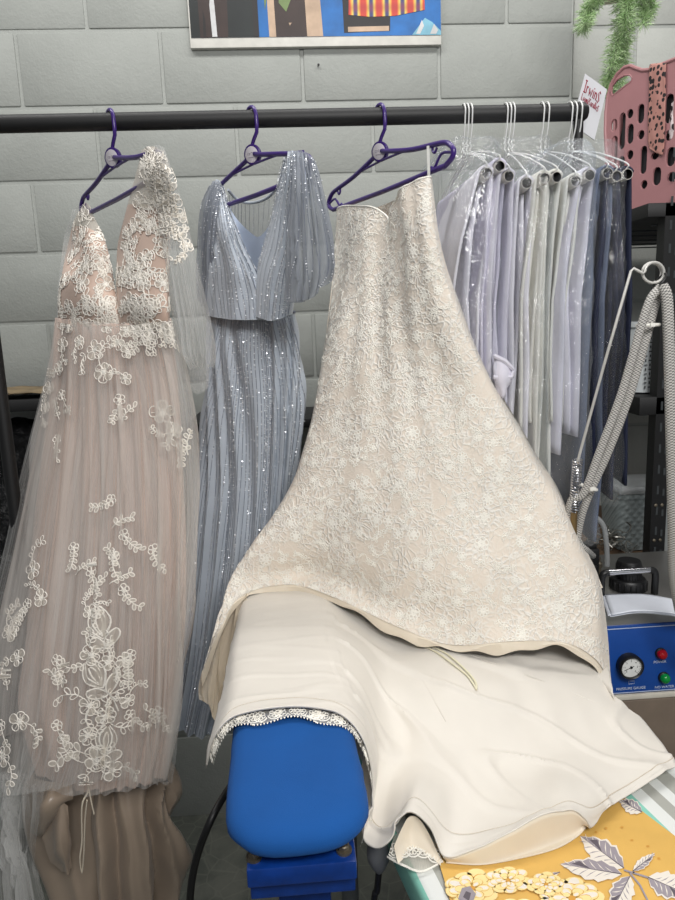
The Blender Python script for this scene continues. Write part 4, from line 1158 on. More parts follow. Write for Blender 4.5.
for gi, (hx, tx, ty, sx, sw, hl, hr, cn, lab) in enumerate(GS):
    e0 = at(tx, ty, YF-.012)                          # front end of the tube
    hk = at(hx, 108, RY); hk = Vector((hk.x, RY, RZ))
    skew = (e0.x-hk.x)/(RY-YF+.012)                    # the hanger swings a little round its hook
    yb = RY+(RY-YF)
    e1 = Vector((2*hk.x-e0.x, yb+.012, e0.z-.004))
    ax = (e1-e0).normalized()
    bright = ['nearest the purple hangers', 'second', 'third'][gi % 3]
    hg = thing('wire_hanger', 'white wire hanger carrying the '+lab.replace(' with its broad side showing', '').split(',')[0].split(' next')[0].split(' beside')[0].split(' right of')[0].split(' at the')[0]+{0: ' at the left end', 3: ' right of the curled one', 4: ' in front of the longest', 6: ' right of the longest', 7: ' beside the dusty blue one', 9: ' next to the dusty blue one', 10: ' at the right end'}.get(gi, ''), 'hanger', hk-Vector((0, 0, .15)), 'wire hangers with card tubes')
    bm = bmesh.new(); r = .0085
    prof = [(r, 0), (r, (e1-e0).length), (r-.0007, (e1-e0).length), (r-.0007, .004), (r-.0007, 0), (r, 0)]
    lathe(bm, e0, ax, prof, 20, 0, cap=False)
    # near-black liner: the shade inside the tube is put into its colour
    lathe(bm, e0, ax, [(r-.0008, .001), (r-.0008, .06), (.0001, .06)], 20, 1, cap=False)
    obj('card_tube', bm, ['cardboard', 'tube_shade'], hg)
    bm = bmesh.new()
    t = Vector((ax.x, ax.y, 0)).normalized()
    R2 = RR+.003
    hook = [hk+Vector((0, -R2*math.sin(a), R2*math.cos(a))) for a in [(-1.9+k*.38) for k in range(10)]]
    nk = hk+Vector((0, -.002, -.045))
    hook += [hk+Vector((0, -.012, -.028)), nk]
    tube(bm, spline(hook, 2), .0013, 7)
    for k in range(12):      # twisted neck
        pass
    tw = [nk+Vector((.0016*math.cos(k*1.2), .0016*math.sin(k*1.2), -.002*k)) for k in range(12)]
    tube(bm, tw, .0014, 6)
    nb = tw[-1]
    tube(bm, spline([nb, nb*.55+e0*.45+Vector((0, 0, .012)), e0+Vector((0, .006, .018)), e0+Vector((0, .003, r))+ax*.004], 5), .0013, 7)
    tube(bm, spline([nb, nb*.55+e1*.45+Vector((0, 0, .012)), e1+Vector((0, -.004, .018)), e1-ax*.01], 5), .0013, 7)
    obj('wire', bm, 'white_wire', hg)
    # garment folded over the tube
    q = at(sx, 300, YF); wx = sw*YF/F_PX*.5
    zb = (at(sx, hl, YF).z, at(sx, hr, YF).z)
    sd = gi*3.7
    rr = r+.004
    prof = []
    N1 = 26
    for k in range(N1):
        s = k/(N1-1); prof.append((0, s))          # left leg, bottom to top
    for k in range(1, 8): prof.append((1, k/8))
    for k in range(N1): prof.append((2, 1-k/(N1-1)))
    NY = 26
    G = []
    for kind, s in prof:
        row = []
        for m in range(NY):
            y = m/(NY-1)
            cpt = e0+ax*(.012+(e1-e0).length*y*.95-.006)
            off = (q.x-e0.x)*min(1, max(0, (e0.z-0)/1))
            if kind == 1:
                a = PI*(1-s); p = cpt+Vector((math.cos(a)*rr, 0, math.sin(a)*rr))
            else:
                sg = -1 if kind == 0 else 1
                zz = zb[0] if kind == 0 else zb[1]
                z = zz+(cpt.z-zz)*s
                dz = cpt.z-z
                lx = (q.x-e0.x)*min(1, dz/max(.05, e0.z-q.z))
                wdt = rr+(wx-rr)*min(1, dz/.10)
                fo = (.006*math.sin(y*9+sd+2*z)+.004*math.sin(y*21+sd*2))*min(1, dz/.15)
                x = cpt.x+lx+sg*wdt+fo+.004*nz(z*6, y*3, sd+kind)*min(1, dz/.1)
                yy = cpt.y+.012*nz(z*5, kind*3+y, sd)*min(1, dz/.1)+(.01 if kind == 2 else 0)
                p = Vector((x, yy, z+.006*math.sin(y*7+sd)*(1-s)))
            row.append(p)
        G.append(row)
    bm = bmesh.new(); surf_mesh(bm, G)
    # inner folded layer fills the fold so that it has body
    G2 = []
    for k in range(20):
        s = k/19
        row = []
        for m in range(14):
            y = m/13; cpt = e0+ax*(.02+(e1-e0).length*y*.92)
            z = cpt.z-rr-s*(cpt.z-rr-min(zb)+.0)*(.92); dz = cpt.z-z
            lx = (q.x-e0.x)*min(1, dz/max(.05, e0.z-q.z))
            row.append(Vector((cpt.x+lx+wx*.45*math.sin(z*9+sd+y*5)*min(1, dz/.1), cpt.y+.006, z)))
        G2.append(row)
    surf_mesh(bm, G2)
    if gi == 2:   # the curled corner of the hem
        c = at(505, 362, YF-.02)
        cu = surf([[at(494, 356, YF-.012), at(503, 361, YF-.02), at(513, 368, YF-.016)],
                   [at(494, 372, YF-.02), at(503, 377, YF-.03), at(513, 376, YF-.02)],
                   [at(497, 395, YF-.012), at(503, 399, YF-.018), at(506, 385, YF-.014)]], 12, 10, lambda u, v, p: .004*nz(u*4, v*4, 2))
        surf_mesh(bm, cu)
        tube(bm, [at(493, 355, YF-.02), at(505, 361, YF-.026), at(514, 370, YF-.022), at(511, 377, YF-.025), at(494, 377, YF-.025)], .0022, 6)
    g = obj('garment', bm, 'cl_'+cn, None, recalc=False, solid=.004)
    tag(g, lab, 'garment', 'garments folded over card tubes')

# clear plastic garment bags
MAT['film'] = film('clear_film', haze=.035, gloss=.11)
MAT['film_fine'] = film('fine_film', haze=.03, gloss=.05)
MAT['film_heavy'] = film('cloudy_film', (0.93, 0.95, 0.97, 1), haze=.08, gloss=.07)
def bag(name, lab, rows, mat, seed):
    """rows: (px left, px right, py, y front, y back)"""
    nu = 64; P = []; vk = [k/(len(rows)-1) for k in range(len(rows))]
    RG = []
    for (xl, xr, py, yf, yb) in rows:
        a = at(xl, py, yf); b = at(xr, py, yf); z = (a.z+b.z)/2
        cx, cy_ = (a.x+b.x)/2, (yf+yb)/2; hx, hy = abs(b.x-a.x)/2, (yb-yf)/2
        bx = (EYE.x-cx)/(cy_)*0
        ring = []
        for k in range(nu):
            t = 2*PI*k/nu; c, s = math.cos(t), math.sin(t)
            e = 2/3.2
            ring.append(Vector((cx+hx*math.copysign(abs(c)**e, c), cy_-hy*math.copysign(abs(s)**e, s), z)))
        RG.append(ring)
    nv = 54
    for j in range(nv): P.append([crk(vk, [r[i] for r in RG], j/(nv-1)) for i in range(nu)])
    N = normals_of(P, True)
    for j in range(nv):
        for i in range(nu):
            p = P[j][i]; w = .006*nz(p.x*30, p.z*9+p.y*8, seed)+.004*max(0, 1-abs(nz(p.x*26+p.z*16, p.z*10+p.y*20, seed+4))*7)
            if j == nv-1: p = p+Vector((0, 0, .012*nz(i*.4, seed)))
            P[j][i] = p+N[j][i]*w
    bm = bmesh.new(); skin_mesh(bm, P)
    o = obj(name, bm, mat, None, recalc=False)
    tag(o, lab, 'plastic bag', 'clear plastic garment bags')
bag('garment_bag', 'clear plastic bag over the lavender garments at the left of the bagged ones',
    [(452, 500, 136, 1.22, 1.36), (446, 508, 142, 1.14, 1.44), (444, 514, 160, 1.10, 1.49), (444, 517, 200, 1.09, 1.5), (446, 512, 300, 1.09, 1.5), (450, 512, 400, 1.10, 1.5), (456, 512, 470, 1.10, 1.5)], 'film', 2)
bag('garment_bag', 'clear plastic bag with a crinkled top over the ivory garments in the middle',
    [(496, 556, 137, 1.22, 1.36), (496, 562, 143, 1.14, 1.44), (505, 566, 162, 1.09, 1.49), (508, 568, 205, 1.08, 1.5), (508, 562, 300, 1.085, 1.5), (506, 560, 420, 1.09, 1.5), (506, 562, 545, 1.09, 1.5)], 'film', 7)
bag('garment_bag', 'cloudy plastic bag over the dusty blue garment, hanging to a crumpled bottom',
    [(562, 594, 138, 1.22, 1.36), (560, 600, 145, 1.14, 1.44), (560, 608, 166, 1.095, 1.49), (562, 610, 210, 1.085, 1.5), (554, 606, 300, 1.085, 1.5), (550, 604, 420, 1.09, 1.5), (548, 612, 545, 1.09, 1.5)], 'film_heavy', 13)
bag('garment_bag', 'clear plastic bag over the navy garments at the right end of the rail',
    [(578, 618, 140, 1.22, 1.36), (588, 632, 146, 1.14, 1.44), (598, 636, 164, 1.10, 1.49), (600, 636, 210, 1.085, 1.5), (599, 636, 300, 1.085, 1.5), (598, 634, 400, 1.09, 1.5), (600, 630, 505, 1.09, 1.5)], 'film_fine', 19)

# ================================================================== RIGHT SIDE: PLANT, BASKET, RACK
def curve_plate(outer, holes, depth, bevel=0.0):
    """flat plate (mesh data) with real holes, outline in its own x/y, thickness along z"""
    cu = bpy.data.curves.new('plate', 'CURVE'); cu.dimensions = '2D'; cu.fill_mode = 'BOTH'
    cu.extrude = depth/2; cu.bevel_depth = bevel; cu.bevel_resolution = 1
    for lp in [outer]+holes:
        s = cu.splines.new('POLY'); s.points.add(len(lp)-1); s.use_cyclic_u = True
        for p, (x, y) in zip(s.points, lp): p.co = (x, y, 0, 1)
    o = bpy.data.objects.new('plate', cu)
    me = bpy.data.meshes.new_from_object(o)
    bpy.data.objects.remove(o); bpy.data.curves.remove(cu)
    return me
def text_mesh(s, size, depth=.0004):
    cu = bpy.data.curves.new('t', 'FONT'); cu.body = s; cu.size = size; cu.extrude = depth; cu.align_x = 'CENTER'; cu.align_y = 'CENTER'
    o = bpy.data.objects.new('t', cu); me = bpy.data.meshes.new_from_object(o)
    bpy.data.objects.remove(o); bpy.data.curves.remove(cu); return me
def add_mesh(bm, me, M, mi=0):
    n = len(bm.verts); me.transform(M); bm.from_mesh(me)
    bm.faces.ensure_lookup_table()
    bm.verts.ensure_lookup_table()
    for f in bm.faces:
        if f.verts[0].index >= n or f.verts[0].index == -1: f.material_index = mi
    bpy.data.meshes.remove(me)
def basis(o, x, y):
    x = x.normalized(); z = x.cross(y).normalized(); y = z.cross(x)
    m = Matrix((x, y, z)).transposed().to_4x4(); m.translation = o; return m

# ---- trailing plant
MAT['fern'] = plain('pale_green_needles', rgb(178, 202, 152), 0.6, 0, 0.25, 60)
MAT['fern2'] = plain('green_needles', rgb(146, 178, 122), 0.6, 0, 0.25, 60)
MAT['pot'] = plain('cream_pot', rgb(214, 200, 180), 0.5)
pl = thing('hanging_plant', 'pale green trailing fern-like plant hanging at the top right corner', 'plant', at(615, -60, 1.75))
bm = bmesh.new(); pc = at(612, -2, 1.75)
lathe(bm, pc, (0, 0, 1), [(.035, 0), (.05, .01), (.07, .10), (.075, .12), (.068, .12), (.06, .03)], 28)
obj('pot', bm, 'pot', pl)
bm = bmesh.new(); bs = bmesh.new(); rp_ = random.Random(5)
strands = [([(625, -8), (627, 15), (624, 40), (620, 65), (617, 90)], 15, 2300), ([(622, -8), (618, 30), (612, 60), (608, 84), (604, 92)], 12, 1700), ([(629, -8), (626, 20), (620, 50), (612, 80)], 12, 1500),
           ([(604, -10), (594, 6), (586, 20), (582, 30)], 10, 1000), ([(600, -10), (592, 2), (584, 16)], 9, 800), ([(640, -10), (643, 6), (644, 24)], 8, 800), ([(648, -10), (651, 4), (646, 18)], 8, 800)]
for pts, wpx, cnt in strands:
    P = spline([at(x, y, 1.72+rp_.uniform(-.03, .03)) for x, y in pts], 10)
    tube(bs, P, .0011, 5)
    for k in range(cnt):
        p = P[rp_.randrange(len(P))].copy()
        a = rp_.uniform(0, 2*PI); el = rp_.uniform(-1.2, .5)
        d = Vector((math.cos(a)*math.cos(el), math.sin(a)*math.cos(el), math.sin(el)))
        p += d*rp_.uniform(0, wpx*.5)*1.72/F_PX; ln = rp_.uniform(.012, .024)
        s = d.cross(Vector((rp_.uniform(-1, 1), rp_.uniform(-1, 1), rp_.uniform(-1, 1)))).normalized()*.00036
        m = p+d*ln*.5+Vector((0, 0, .002))
        vs = [bm.verts.new(x) for x in (p-s, p+s, m+s*1.3, p+d*ln, m-s*1.3)]
        f = bm.faces.new(vs); f.material_index = 0 if rp_.random() < .6 else 1
obj('foliage', bm, ['fern', 'fern2'], pl, smooth=False, recalc=False)
obj('stem', bs, 'fern2', pl)
bm = bmesh.new(); apex = pc+Vector((0, 0, .42))
for k in range(3):
    a = 2*PI*k/3+.4; tube(bm, [pc+Vector((.073*math.cos(a), .073*math.sin(a), .115)), apex], .0012, 5)
tube(bm, spline([apex, apex+Vector((0, 0, .03)), apex+Vector((0, .01, .045)), apex+Vector((0, .02, .03))], 5), .002, 6)
obj('cord', bm, 'white_wire', pl)
bm = bmesh.new(); tube(bm, [Vector((apex.x, WY+.015, apex.z+.045)), Vector((apex.x, apex.y-.02, apex.z+.045))], .005, 10)
tube(bm, [Vector((apex.x, WY+.01, apex.z-.12)), Vector((apex.x, WY-.16, apex.z+.045))], .004, 8)
tag(obj('wall_bracket', bm, 'black_metal'), 'black wall bracket that carries the hanging plant', 'bracket')
# ---- rack of shelves
RF = 1.50
Y0, Y1 = 1.66, 1.50
ZS1 = at(612, 215, Y0).z
rk = thing('shelving_unit', 'black slotted metal shelving unit with the pink basket on top', 'shelf', (at(660, 400, 1.5).x+.2, 1.8, 0))
xl0 = at(660.5, 320, RF).x
for k, (x, y) in enumerate(((xl0, RF), (xl0, 2.09), (xl0+.85, RF), (xl0+.85, 2.09))):
    bm = bmesh.new()
    sgn = 1 if k < 2 else -1
    L = [(0, 0), (.037*sgn, 0), (.037*sgn, .003), (.003*sgn, .003), (.003*sgn, .032), (0, .032)]
    a = [bm.verts.new((x+u, y+(v if y < 1.8 else -v), 0)) for u, v in L]; b = [bm.verts.new((x+u, y+(v if y < 1.8 else -v), ZS1)) for u, v in L]
    for i in range(6): bm.faces.new((a[i], a[(i+1) % 6], b[(i+1) % 6], b[i]))
    bm.faces.new(a); bm.faces.new(b)
    if k == 0:
        for q in range(34):
            z = .35+q*.05
            box(bm, (x+.013, y-.0006, z), (.005, .0008, .02), mi=1); box(bm, (x+.027, y-.0006, z-.006), (.005, .0008, .016), mi=1)
    pst = obj('post', bm, ['black_metal', 'hole'], rk, smooth=False)
    if k == 0:
        for z in (at(660, 505, RF).z, at(660, 540, RF).z):
            for dx in (.010, .025):
                bm = bmesh.new(); lathe(bm, (x+dx, y, z), (0, -1, 0), [(.004, 0), (.004, .002), (.001, .0035)], 10)
                obj('bolt', bm, 'bolt', pst)
ZS2 = at(642, 397, RF+.01).z; ZS3 = at(632, 556, 1.62).z
for z, th, m in ((ZS1, .03, 'black_metal'), (ZS2, .042, 'black_metal'), (ZS3, .03, 'shelf_wood')):
    bm = bmesh.new(); box(bm, (xl0+.425-(.02 if z != ZS3 else .05), RF+.3, z-th/2), (.89 if z != ZS3 else .95, .6, th), bevel=.002)
    s = obj('shelf_board', bm, m, rk)
    if z == ZS1:
        bm = bmesh.new()
        for q in range(6):
            y = RF+.04+q*.1; tube(bm, [Vector((xl0-.01, y, z-th-.012)), Vector((xl0+.7, y, z-th-.012))], .002, 6)
        obj('wire_brace', bm, 'hole', s)
# ---- pink basket
bk = thing('laundry_basket', 'dusty pink plastic laundry basket with slotted sides on top of the black shelving unit', 'basket', (0, 0, ZS1))
b0 = at(611, 214, Y0); b1_ = at(676, 200, Y1); b0.z = ZS1; b1_.z = ZS1
bk.location = (b0+b1_)/2+Vector((.1, .1, 0)); bk.location.z = ZS1
xd = (b1_-b0); unit = xd.length; xd.normalize(); nd = Vector((xd.y, -xd.x, 0))     # nd points to the camera
if nd.dot(EYE-b0) < 0: nd = -nd
W = .36
up = Vector((0, 0, 1))
def bxy(px, py):      # pixel on the basket's front plane -> its own x/y
    n = nd; r = ray(px, py); k = (b0-EYE).dot(n)/r.dot(n); p = EYE+r*k-b0
    return (p.dot(xd), p.z)
hx, hy = bxy(606, 100)
tl = bxy(620, 70); tm = bxy(637, 68); 
ht = bxy(655, 69)[1]
outer = [(-.004, .0)]+[bxy(608, 180), bxy(606, 130), bxy(606.5, 112), bxy(608.5, 96), bxy(612, 84), bxy(618, 74), bxy(625, 67.5), bxy(631, 66), bxy(637, 68.5), bxy(643, 70.5), bxy(650, 70)]
wr = outer[-1][0]
outer += [(wr+.03, ht+.003), (W*.6, ht+.003), (W-.10, ht+.004), (W-.06, ht+.008), (W-.02, ht-.01), (W+.004, ht-.05), (W, 0)]
def slot(cx, cy0, cy1, w, n=5):
    pts = []
    for k in range(n+1): a = PI*k/n; pts.append((cx+w*math.cos(a), cy1-w+w*math.sin(a)))
    for k in range(n+1): a = PI+PI*k/n; pts.append((cx+w*math.cos(a), cy0+w+w*math.sin(a)))
    return pts
holes = []
hh = [(611.5, 92), (612.5, 86), (618, 79.5), (625, 75.5), (630.5, 75), (633, 78), (632, 81.5), (626, 86), (617, 93), (613, 96)]
holes.append([bxy(*p) for p in hh])
def pslot(px, y0, y1, w): x, a = bxy(px, y1); _, b = bxy(px, y0); holes.append(slot(x, a, b, w))
for px, y0, y1 in ((614.5, 119, 132), (614.5, 136, 165), (622, 113, 150), (622, 156, 170), (630.5, 109, 119), (630.5, 124, 144.5), (630.5, 150, 160), (641, 104, 124), (641.5, 130, 140), (643.5, 146, 174.5), (644.5, 180, 189.5)):
    pslot(px, y0, y1, .0098)
for px, y0, y1 in ((655.5, 152, 160), (657, 167, 186), (669, 94, 124), (669.5, 130, 141), (671, 147, 167), (672, 172, 182)):
    pslot(px, y0, y1, .0115)
step = bxy(671, 150)[0]-bxy(657, 150)[0]
for q in range(1, 9):
    x = bxy(671, 150)[0]+step*q
    if q > 1 and x < W-.03:
        o_ = 0 if q % 2 else .02
        holes.append(slot(x, .045, .10-o_*.5, .0065)); holes.append(slot(x, .115-o_*.4, .15, .0065)); holes.append(slot(x, .165, .20, .0065))
bm = bmesh.new()
add_mesh(bm, curve_plate(outer, holes, .004, .0008), basis(b0, xd, up))
# the other three sides and the floor
D_ = .26
bb = b0-nd*D_
sl_ = []
for q in range(8): sl_.append(slot(.035+.027*q, .05, .10, .006)); sl_.append(slot(.035+.027*q, .115, .15, .006))
add_mesh(bm, curve_plate([(0, 0), (W, 0), (W+.004, ht-.03), (W-.04, ht), (.04, ht), (-.004, ht-.03)], [slot(.04+.03*q, .05, .12, .006) for q in range(10)], .004, .0008), basis(bb, xd, up))
for o_ in (b0, b0+xd*W):
    add_mesh(bm, curve_plate([(0, 0), (D_, 0), (D_, ht-.03), (0, ht-.03)], [s for s in sl_], .004, .0008), basis(o_, -nd, up))
q4 = [b0+up*.004, b0+xd*W+up*.004, bb+xd*W+up*.004, bb+up*.004]
f = bm.faces.new([bm.verts.new(p) for p in q4])
obj('basket_body', bm, 'pink', bk)
bm = bmesh.new()
rim = [b0+xd*x+up*y for x, y in outer[1:-1]]
tube(bm, [p+nd*.002 for p in rim], .0042, 8)
hl = [b0+xd*x+up*y+nd*.002 for x, y in holes[0]]
tube(bm, hl, .0022, 6, closed=True)
obj('rim', bm, 'pink', bk)
# clothes heaped in the basket, the black lump heightened to darken the slots
MAT['dark_cloth'] = fabric('black_cloth', rgb(24, 24, 28), .8)
def leopard(name, base, sc=105):
    t = NT(name); v = t.coords()
    w = t.n('ShaderNodeTexVoronoi', feature='F1'); w.inputs['Scale'].default_value = sc; w.inputs['Randomness'].default_value = .8
    mp = t.n('ShaderNodeVectorMath', operation='MULTIPLY'); mp.inputs[1].default_value = (1, 1, .75); t.l(v, mp.inputs[0])
    t.l(mp.outputs[0], w.inputs['Vector'])
    n = t.noise(v, 60, 2)
    d = t.math('ADD', w.outputs['Distance'], t.math('MULTIPLY', n, .5))
    c = t.ramp(d, [(.63, rgb(24, 18, 20)), (.67, base)])
    return t.done(t.pbr(c, .7, 0, t.bump(t.noise(v, 500, 2), .1, .001)))
MAT['leopard'] = leopard('spotted_jersey', rgb(176, 126, 116))
MAT['leopard_white'] = leopard('spotted_white', rgb(210, 196, 196), 60)
c = b0+xd*W*.5-nd*D_*.5
bm = bmesh.new(); bmesh.ops.create_icosphere(bm, subdivisions=4, radius=1)
for v_ in bm.verts:
    p = v_.co; p = Vector((p.x, p.y, p.z)); q = 1+.12*nz(p.x*2, p.y*2, p.z*2)
    v_.co = c+xd*(max(-1, min(1, p.x*q*1.3))*(W*.5-.012))-nd*(max(-1, min(1, p.y*q*1.6))*(D_*.5-.008))+up*(.15+max(-1, min(1, p.z*q*1.3))*.145)
tag(obj('folded_garment', bm, 'dark_cloth'), 'black clothes filling the pink basket, seen through its slots', 'clothes')
# spotted scarf over the rim
bm = bmesh.new()
def rimp(px, py, o): x, y = bxy(px, py); return b0+xd*x+up*y+nd*o
sc = surf([[rimp(652.5, 80, -.03), rimp(660, 80, -.034), rimp(667, 79, -.03)],
           [rimp(652, 69, -.012), rimp(660, 68, -.012), rimp(667.5, 67, -.012)],
           [rimp(651.5, 66, .006), rimp(660, 65, .007), rimp(668, 64.5, .006)],
           [rimp(651.5, 90, .008), rimp(660, 90, .0085), rimp(668, 89, .008)],
           [rimp(650.5, 120, .007), rimp(659, 121, .0085), rimp(667.5, 118, .008)],
           [rimp(650.5, 140, .007), rimp(658.5, 144, .0085), rimp(666.5, 144, .008)],
           [rimp(651.5, 149, .007), rimp(660, 154, .008), rimp(665, 155.5, .008)]], 16, 50, lambda u, v, p: .0015*nz(u*3, v*10, 1))
surf_mesh(bm, sc)
tag(obj('scarf', bm, 'leopard', None, recalc=False, solid=.002), 'pink scarf with black spots hung over the rim of the pink basket', 'scarf')
sc = surf([[rimp(668, 100, -.012), rimp(673, 100, -.006), rimp(678, 100, -.012)], [rimp(668, 122, -.008), rimp(673, 122, .003), rimp(678, 122, -.008)],
           [rimp(667, 140, -.008), rimp(672, 140, .001), rimp(678, 140, -.008)]], 12, 16, lambda u, v, p: .003*nz(u*6, v*6, 9))
bm = bmesh.new(); surf_mesh(bm, sc)
tag(obj('scarf', bm, 'leopard_white', None, recalc=False, solid=.003), 'white scarf with black spots poking out of a slot of the pink basket', 'scarf')

# ---- handwritten card behind the end of the rail
sg = thing('sign', 'tilted white card with red handwriting behind the right end of the rail', 'sign', at(585, 128, 1.335))
TL, TR, BR, BL = at(585.2, 73.5, 1.335), at(607, 89.5, 1.330), at(594.5, 140, 1.325), at(572, 124, 1.33)
sx_, sy_ = (TR-TL), (BL-TL)
nrm = sx_.cross(sy_).normalized()
if nrm.dot(EYE-TL) < 0: nrm = -nrm
bm = bmesh.new()
vs = [bm.verts.new(p) for p in (TL, TR, BR, BL)]; ve = [bm.verts.new(p-nrm*.002) for p in (TL, TR, BR, BL)]
bm.faces.new(vs); bm.faces.new(ve[::-1])
for i in range(4): bm.faces.new((vs[i], vs[(i+1) % 4], ve[(i+1) % 4], ve[i]))
card = obj('card', bm, plain('white_card', rgb(206, 206, 210), .6, 0, .03), sg, smooth=False)
def write(strokes_by_letter, x0, y0, lw, lh, gap, r, mat, name):
    bm = bmesh.new(); x = x0
    for st, wd in strokes_by_letter:
        for s in st:
            tube(bm, [TL+sx_*(x+p*lw*wd)+sy_*(y0+lh*(1-q))+nrm*.0008 for p, q in s], r, 5)
        x += lw*wd+gap
    obj(name, bm, mat, sg)
MAT['red_ink'] = plain('red_marker', rgb(150, 40, 62), .6)
I_ = ([[(0.5, 0), (.5, 1)], [(0, 1), (1, 1)], [(0, 0), (1, 0)]], .8)
r_ = ([[(0, .0), (0, .62)], [(0, .4), (.4, .62), (.8, .6)]], .8)
w_ = ([[(0, .6), (.2, 0), (.5, .5), (.75, 0), (1, .65)]], 1.3)
i_ = ([[(.5, 0), (.5, .6)], [(.5, .78), (.5, .85)]], .5)
n_ = ([[(0, 0), (0, .6)], [(0, .4), (.4, .62), (.8, .5), (.85, 0)]], 1)
s_ = ([[(1, .75), (.5, .9), (.1, .7), (.5, .4), (.9, .15), (.5, -.1), (0, .05)]], .9)
write([I_, r_, w_, i_, n_, s_], .10, .10, .10, .22, .035, .0009, 'red_ink', 'handwriting')
L_ = ([[(0, 1), (0, 0), (.8, 0)]], .9); o_l = ([[(.5, 0), (0, .3), (.5, .62), (1, .3), (.5, 0)]], .9)
m_ = ([[(0, 0), (0, .6), (.3, .55), (.45, 0)], [(.45, .4), (.7, .6), (1, 0)]], 1.2); sl2 = ([[(0, -.1), (.8, 1)]], .6)
C_ = ([[(1, .85), (.4, 1), (0, .5), (.4, 0), (1, .15)]], .9); a_ = ([[(.8, .5), (.3, .6), (0, .3), (.4, 0), (.8, .5), (.9, 0)]], .9)
d_ = ([[(.8, .5), (.3, .6), (0, .3), (.4, 0), (.8, .3)], [(.8, 1), (.85, 0)]], .9); l_ = ([[(.4, 1), (.4, 0)]], .4); e_ = ([[(0, .3), (.8, .35), (.4, .62), (0, .3), (.4, 0), (.9, .1)]], .8)
write([L_, o_l, o_l, m_, sl2, C_, a_, n_, d_, l_, e_, s_], .10, .36, .055, .12, .018, .0006, 'red_ink', 'handwriting')

# ---- bins on the rack
def perforated_bin(name, label, cx, cy_, z0, w, d, h, mat, taper=.9, pitch=.0105, lid=False, shape='plus'):
    b = thing(name, label, 'storage bin', (cx, cy_, z0))
    bm = bmesh.new(); K = 40; rings = []
    for (s, z) in ((taper*.9, 0), (taper, .004), (1, h), (1.03, h), (1.03, h-.012), (1.0, h-.012)):
        rings.append([Vector((cx+w/2*s*math.copysign(abs(math.cos(2*PI*k/K))**.35, math.cos(2*PI*k/K)), cy_+d/2*s*math.copysign(abs(math.sin(2*PI*k/K))**.35, math.sin(2*PI*k/K)), z0+z)) for k in range(K)])
    V = [[bm.verts.new(p) for p in r] for r in rings]
    for A_, B_ in zip(V, V[1:]):
        for k in range(K): bm.faces.new((A_[k], A_[(k+1) % K], B_[(k+1) % K], B_[k]))
    bm.faces.new(V[0])
    # slots in the front
    if shape:
        nx, nz_ = int(w*.86/pitch), int((h-.03)/pitch)
        for i in range(nx):
            for j in range(nz_):
                z = .012+(j+.5)*pitch; s = taper+(1-taper)*z/h
                x = cx+(i-(nx-1)/2)*pitch*s; y = cy_-d/2*s-.0008
                if (i+j) % 2: box(bm, (x, y, z0+z), (pitch*.62, .0015, pitch*.24), mi=1)
                else: box(bm, (x, y, z0+z), (pitch*.24, .0015, pitch*.62), mi=1)
    obj('bin_body', bm, [mat, 'hole'], b, smooth=True)
    if lid:
        bm = bmesh.new(); box(bm, (cx, cy_, z0+h+.011), (w*1.07, d*1.07, .022), bevel=.008)
        obj('lid', bm, film('lid_film', (.7, .72, .72, 1), .35, .12), b)
    return b
q = at(634.5, 394, RF+.05)
perforated_bin('storage_bin', 'white perforated bin on the middle shelf of the black shelving unit', q.x+.115, RF+.15, ZS2, .22, .19, at(640, 322, RF+.05).z-ZS2, 'bin_white', .97)
q = at(621, 553, 1.64)
perforated_bin('storage_bin', 'grey bin with a clear lid on the lowest shelf left of the black post', q.x+.06, 1.71, ZS3, .135, .135, at(635, 494, 1.65).z-ZS3, 'bin_grey', .86, .0085, True, None)
MAT['bin_weave'] = None
def weave_mat():
    t = NT('grey_woven_plastic'); v = t.coords('Object')
    w1 = t.n('ShaderNodeTexWave', wave_type='BANDS', bands_direction='DIAGONAL'); w1.inputs['Scale'].default_value = 28; t.l(v, w1.inputs['Vector'])
    mp = t.n('ShaderNodeVectorMath', operation='MULTIPLY'); mp.inputs[1].default_value = (-1, 1, 1); t.l(v, mp.inputs[0])
    w2 = t.n('ShaderNodeTexWave', wave_type='BANDS', bands_direction='DIAGONAL'); w2.inputs['Scale'].default_value = 28; t.l(mp.outputs[0], w2.inputs['Vector'])
    h = t.math('MULTIPLY', w1.outputs['Fac'], w2.outputs['Fac'])
    return t.done(t.pbr(rgb(126, 134, 134), .5, 0, t.bump(h, .8, .003)))
MAT['bin_weave'] = weave_mat()
for o in bpy.data.objects:
    if o.type == 'MESH' and o.name.startswith('bin_body') and len(o.data.materials) and o.data.materials[0] == MAT['bin_grey']: o.data.materials[0] = MAT['bin_weave']
q = at(669, 575, 1.53)
perforated_bin('storage_bin', 'pale perforated bin right of the black post, on the lowest shelf', q.x+.115, 1.64, ZS3, .21, .19, at(672, 500, 1.54).z-ZS3, 'bin_white', .95, .011)
# crumpled foil strip on the low shelf
bm = bmesh.new(); rf = random.Random(9); c = at(606, 527, 1.66)
for k in range(26):
    p = c+Vector((rf.uniform(-.03, .035), rf.uniform(-.03, .03), rf.uniform(-.02, .02))); P = [p]
    for q in range(5): p = p+Vector((rf.uniform(-.02, .02), rf.uniform(-.02, .02), rf.uniform(-.014, .014))); p.z = max(p.z, ZS3+.003); P.append(p.copy())
    tube(bm, spline(P, 3), .0028, 5, rz=.0007)
zm = min(v_.co.z for v_ in bm.verts)
for v_ in bm.verts: v_.co.z += ZS3+.001-zm
tag(obj('foil_tangle', bm, 'steel_wool'), 'tangle of crumpled silver strips on the low shelf beside the grey lidded bin', 'foil')

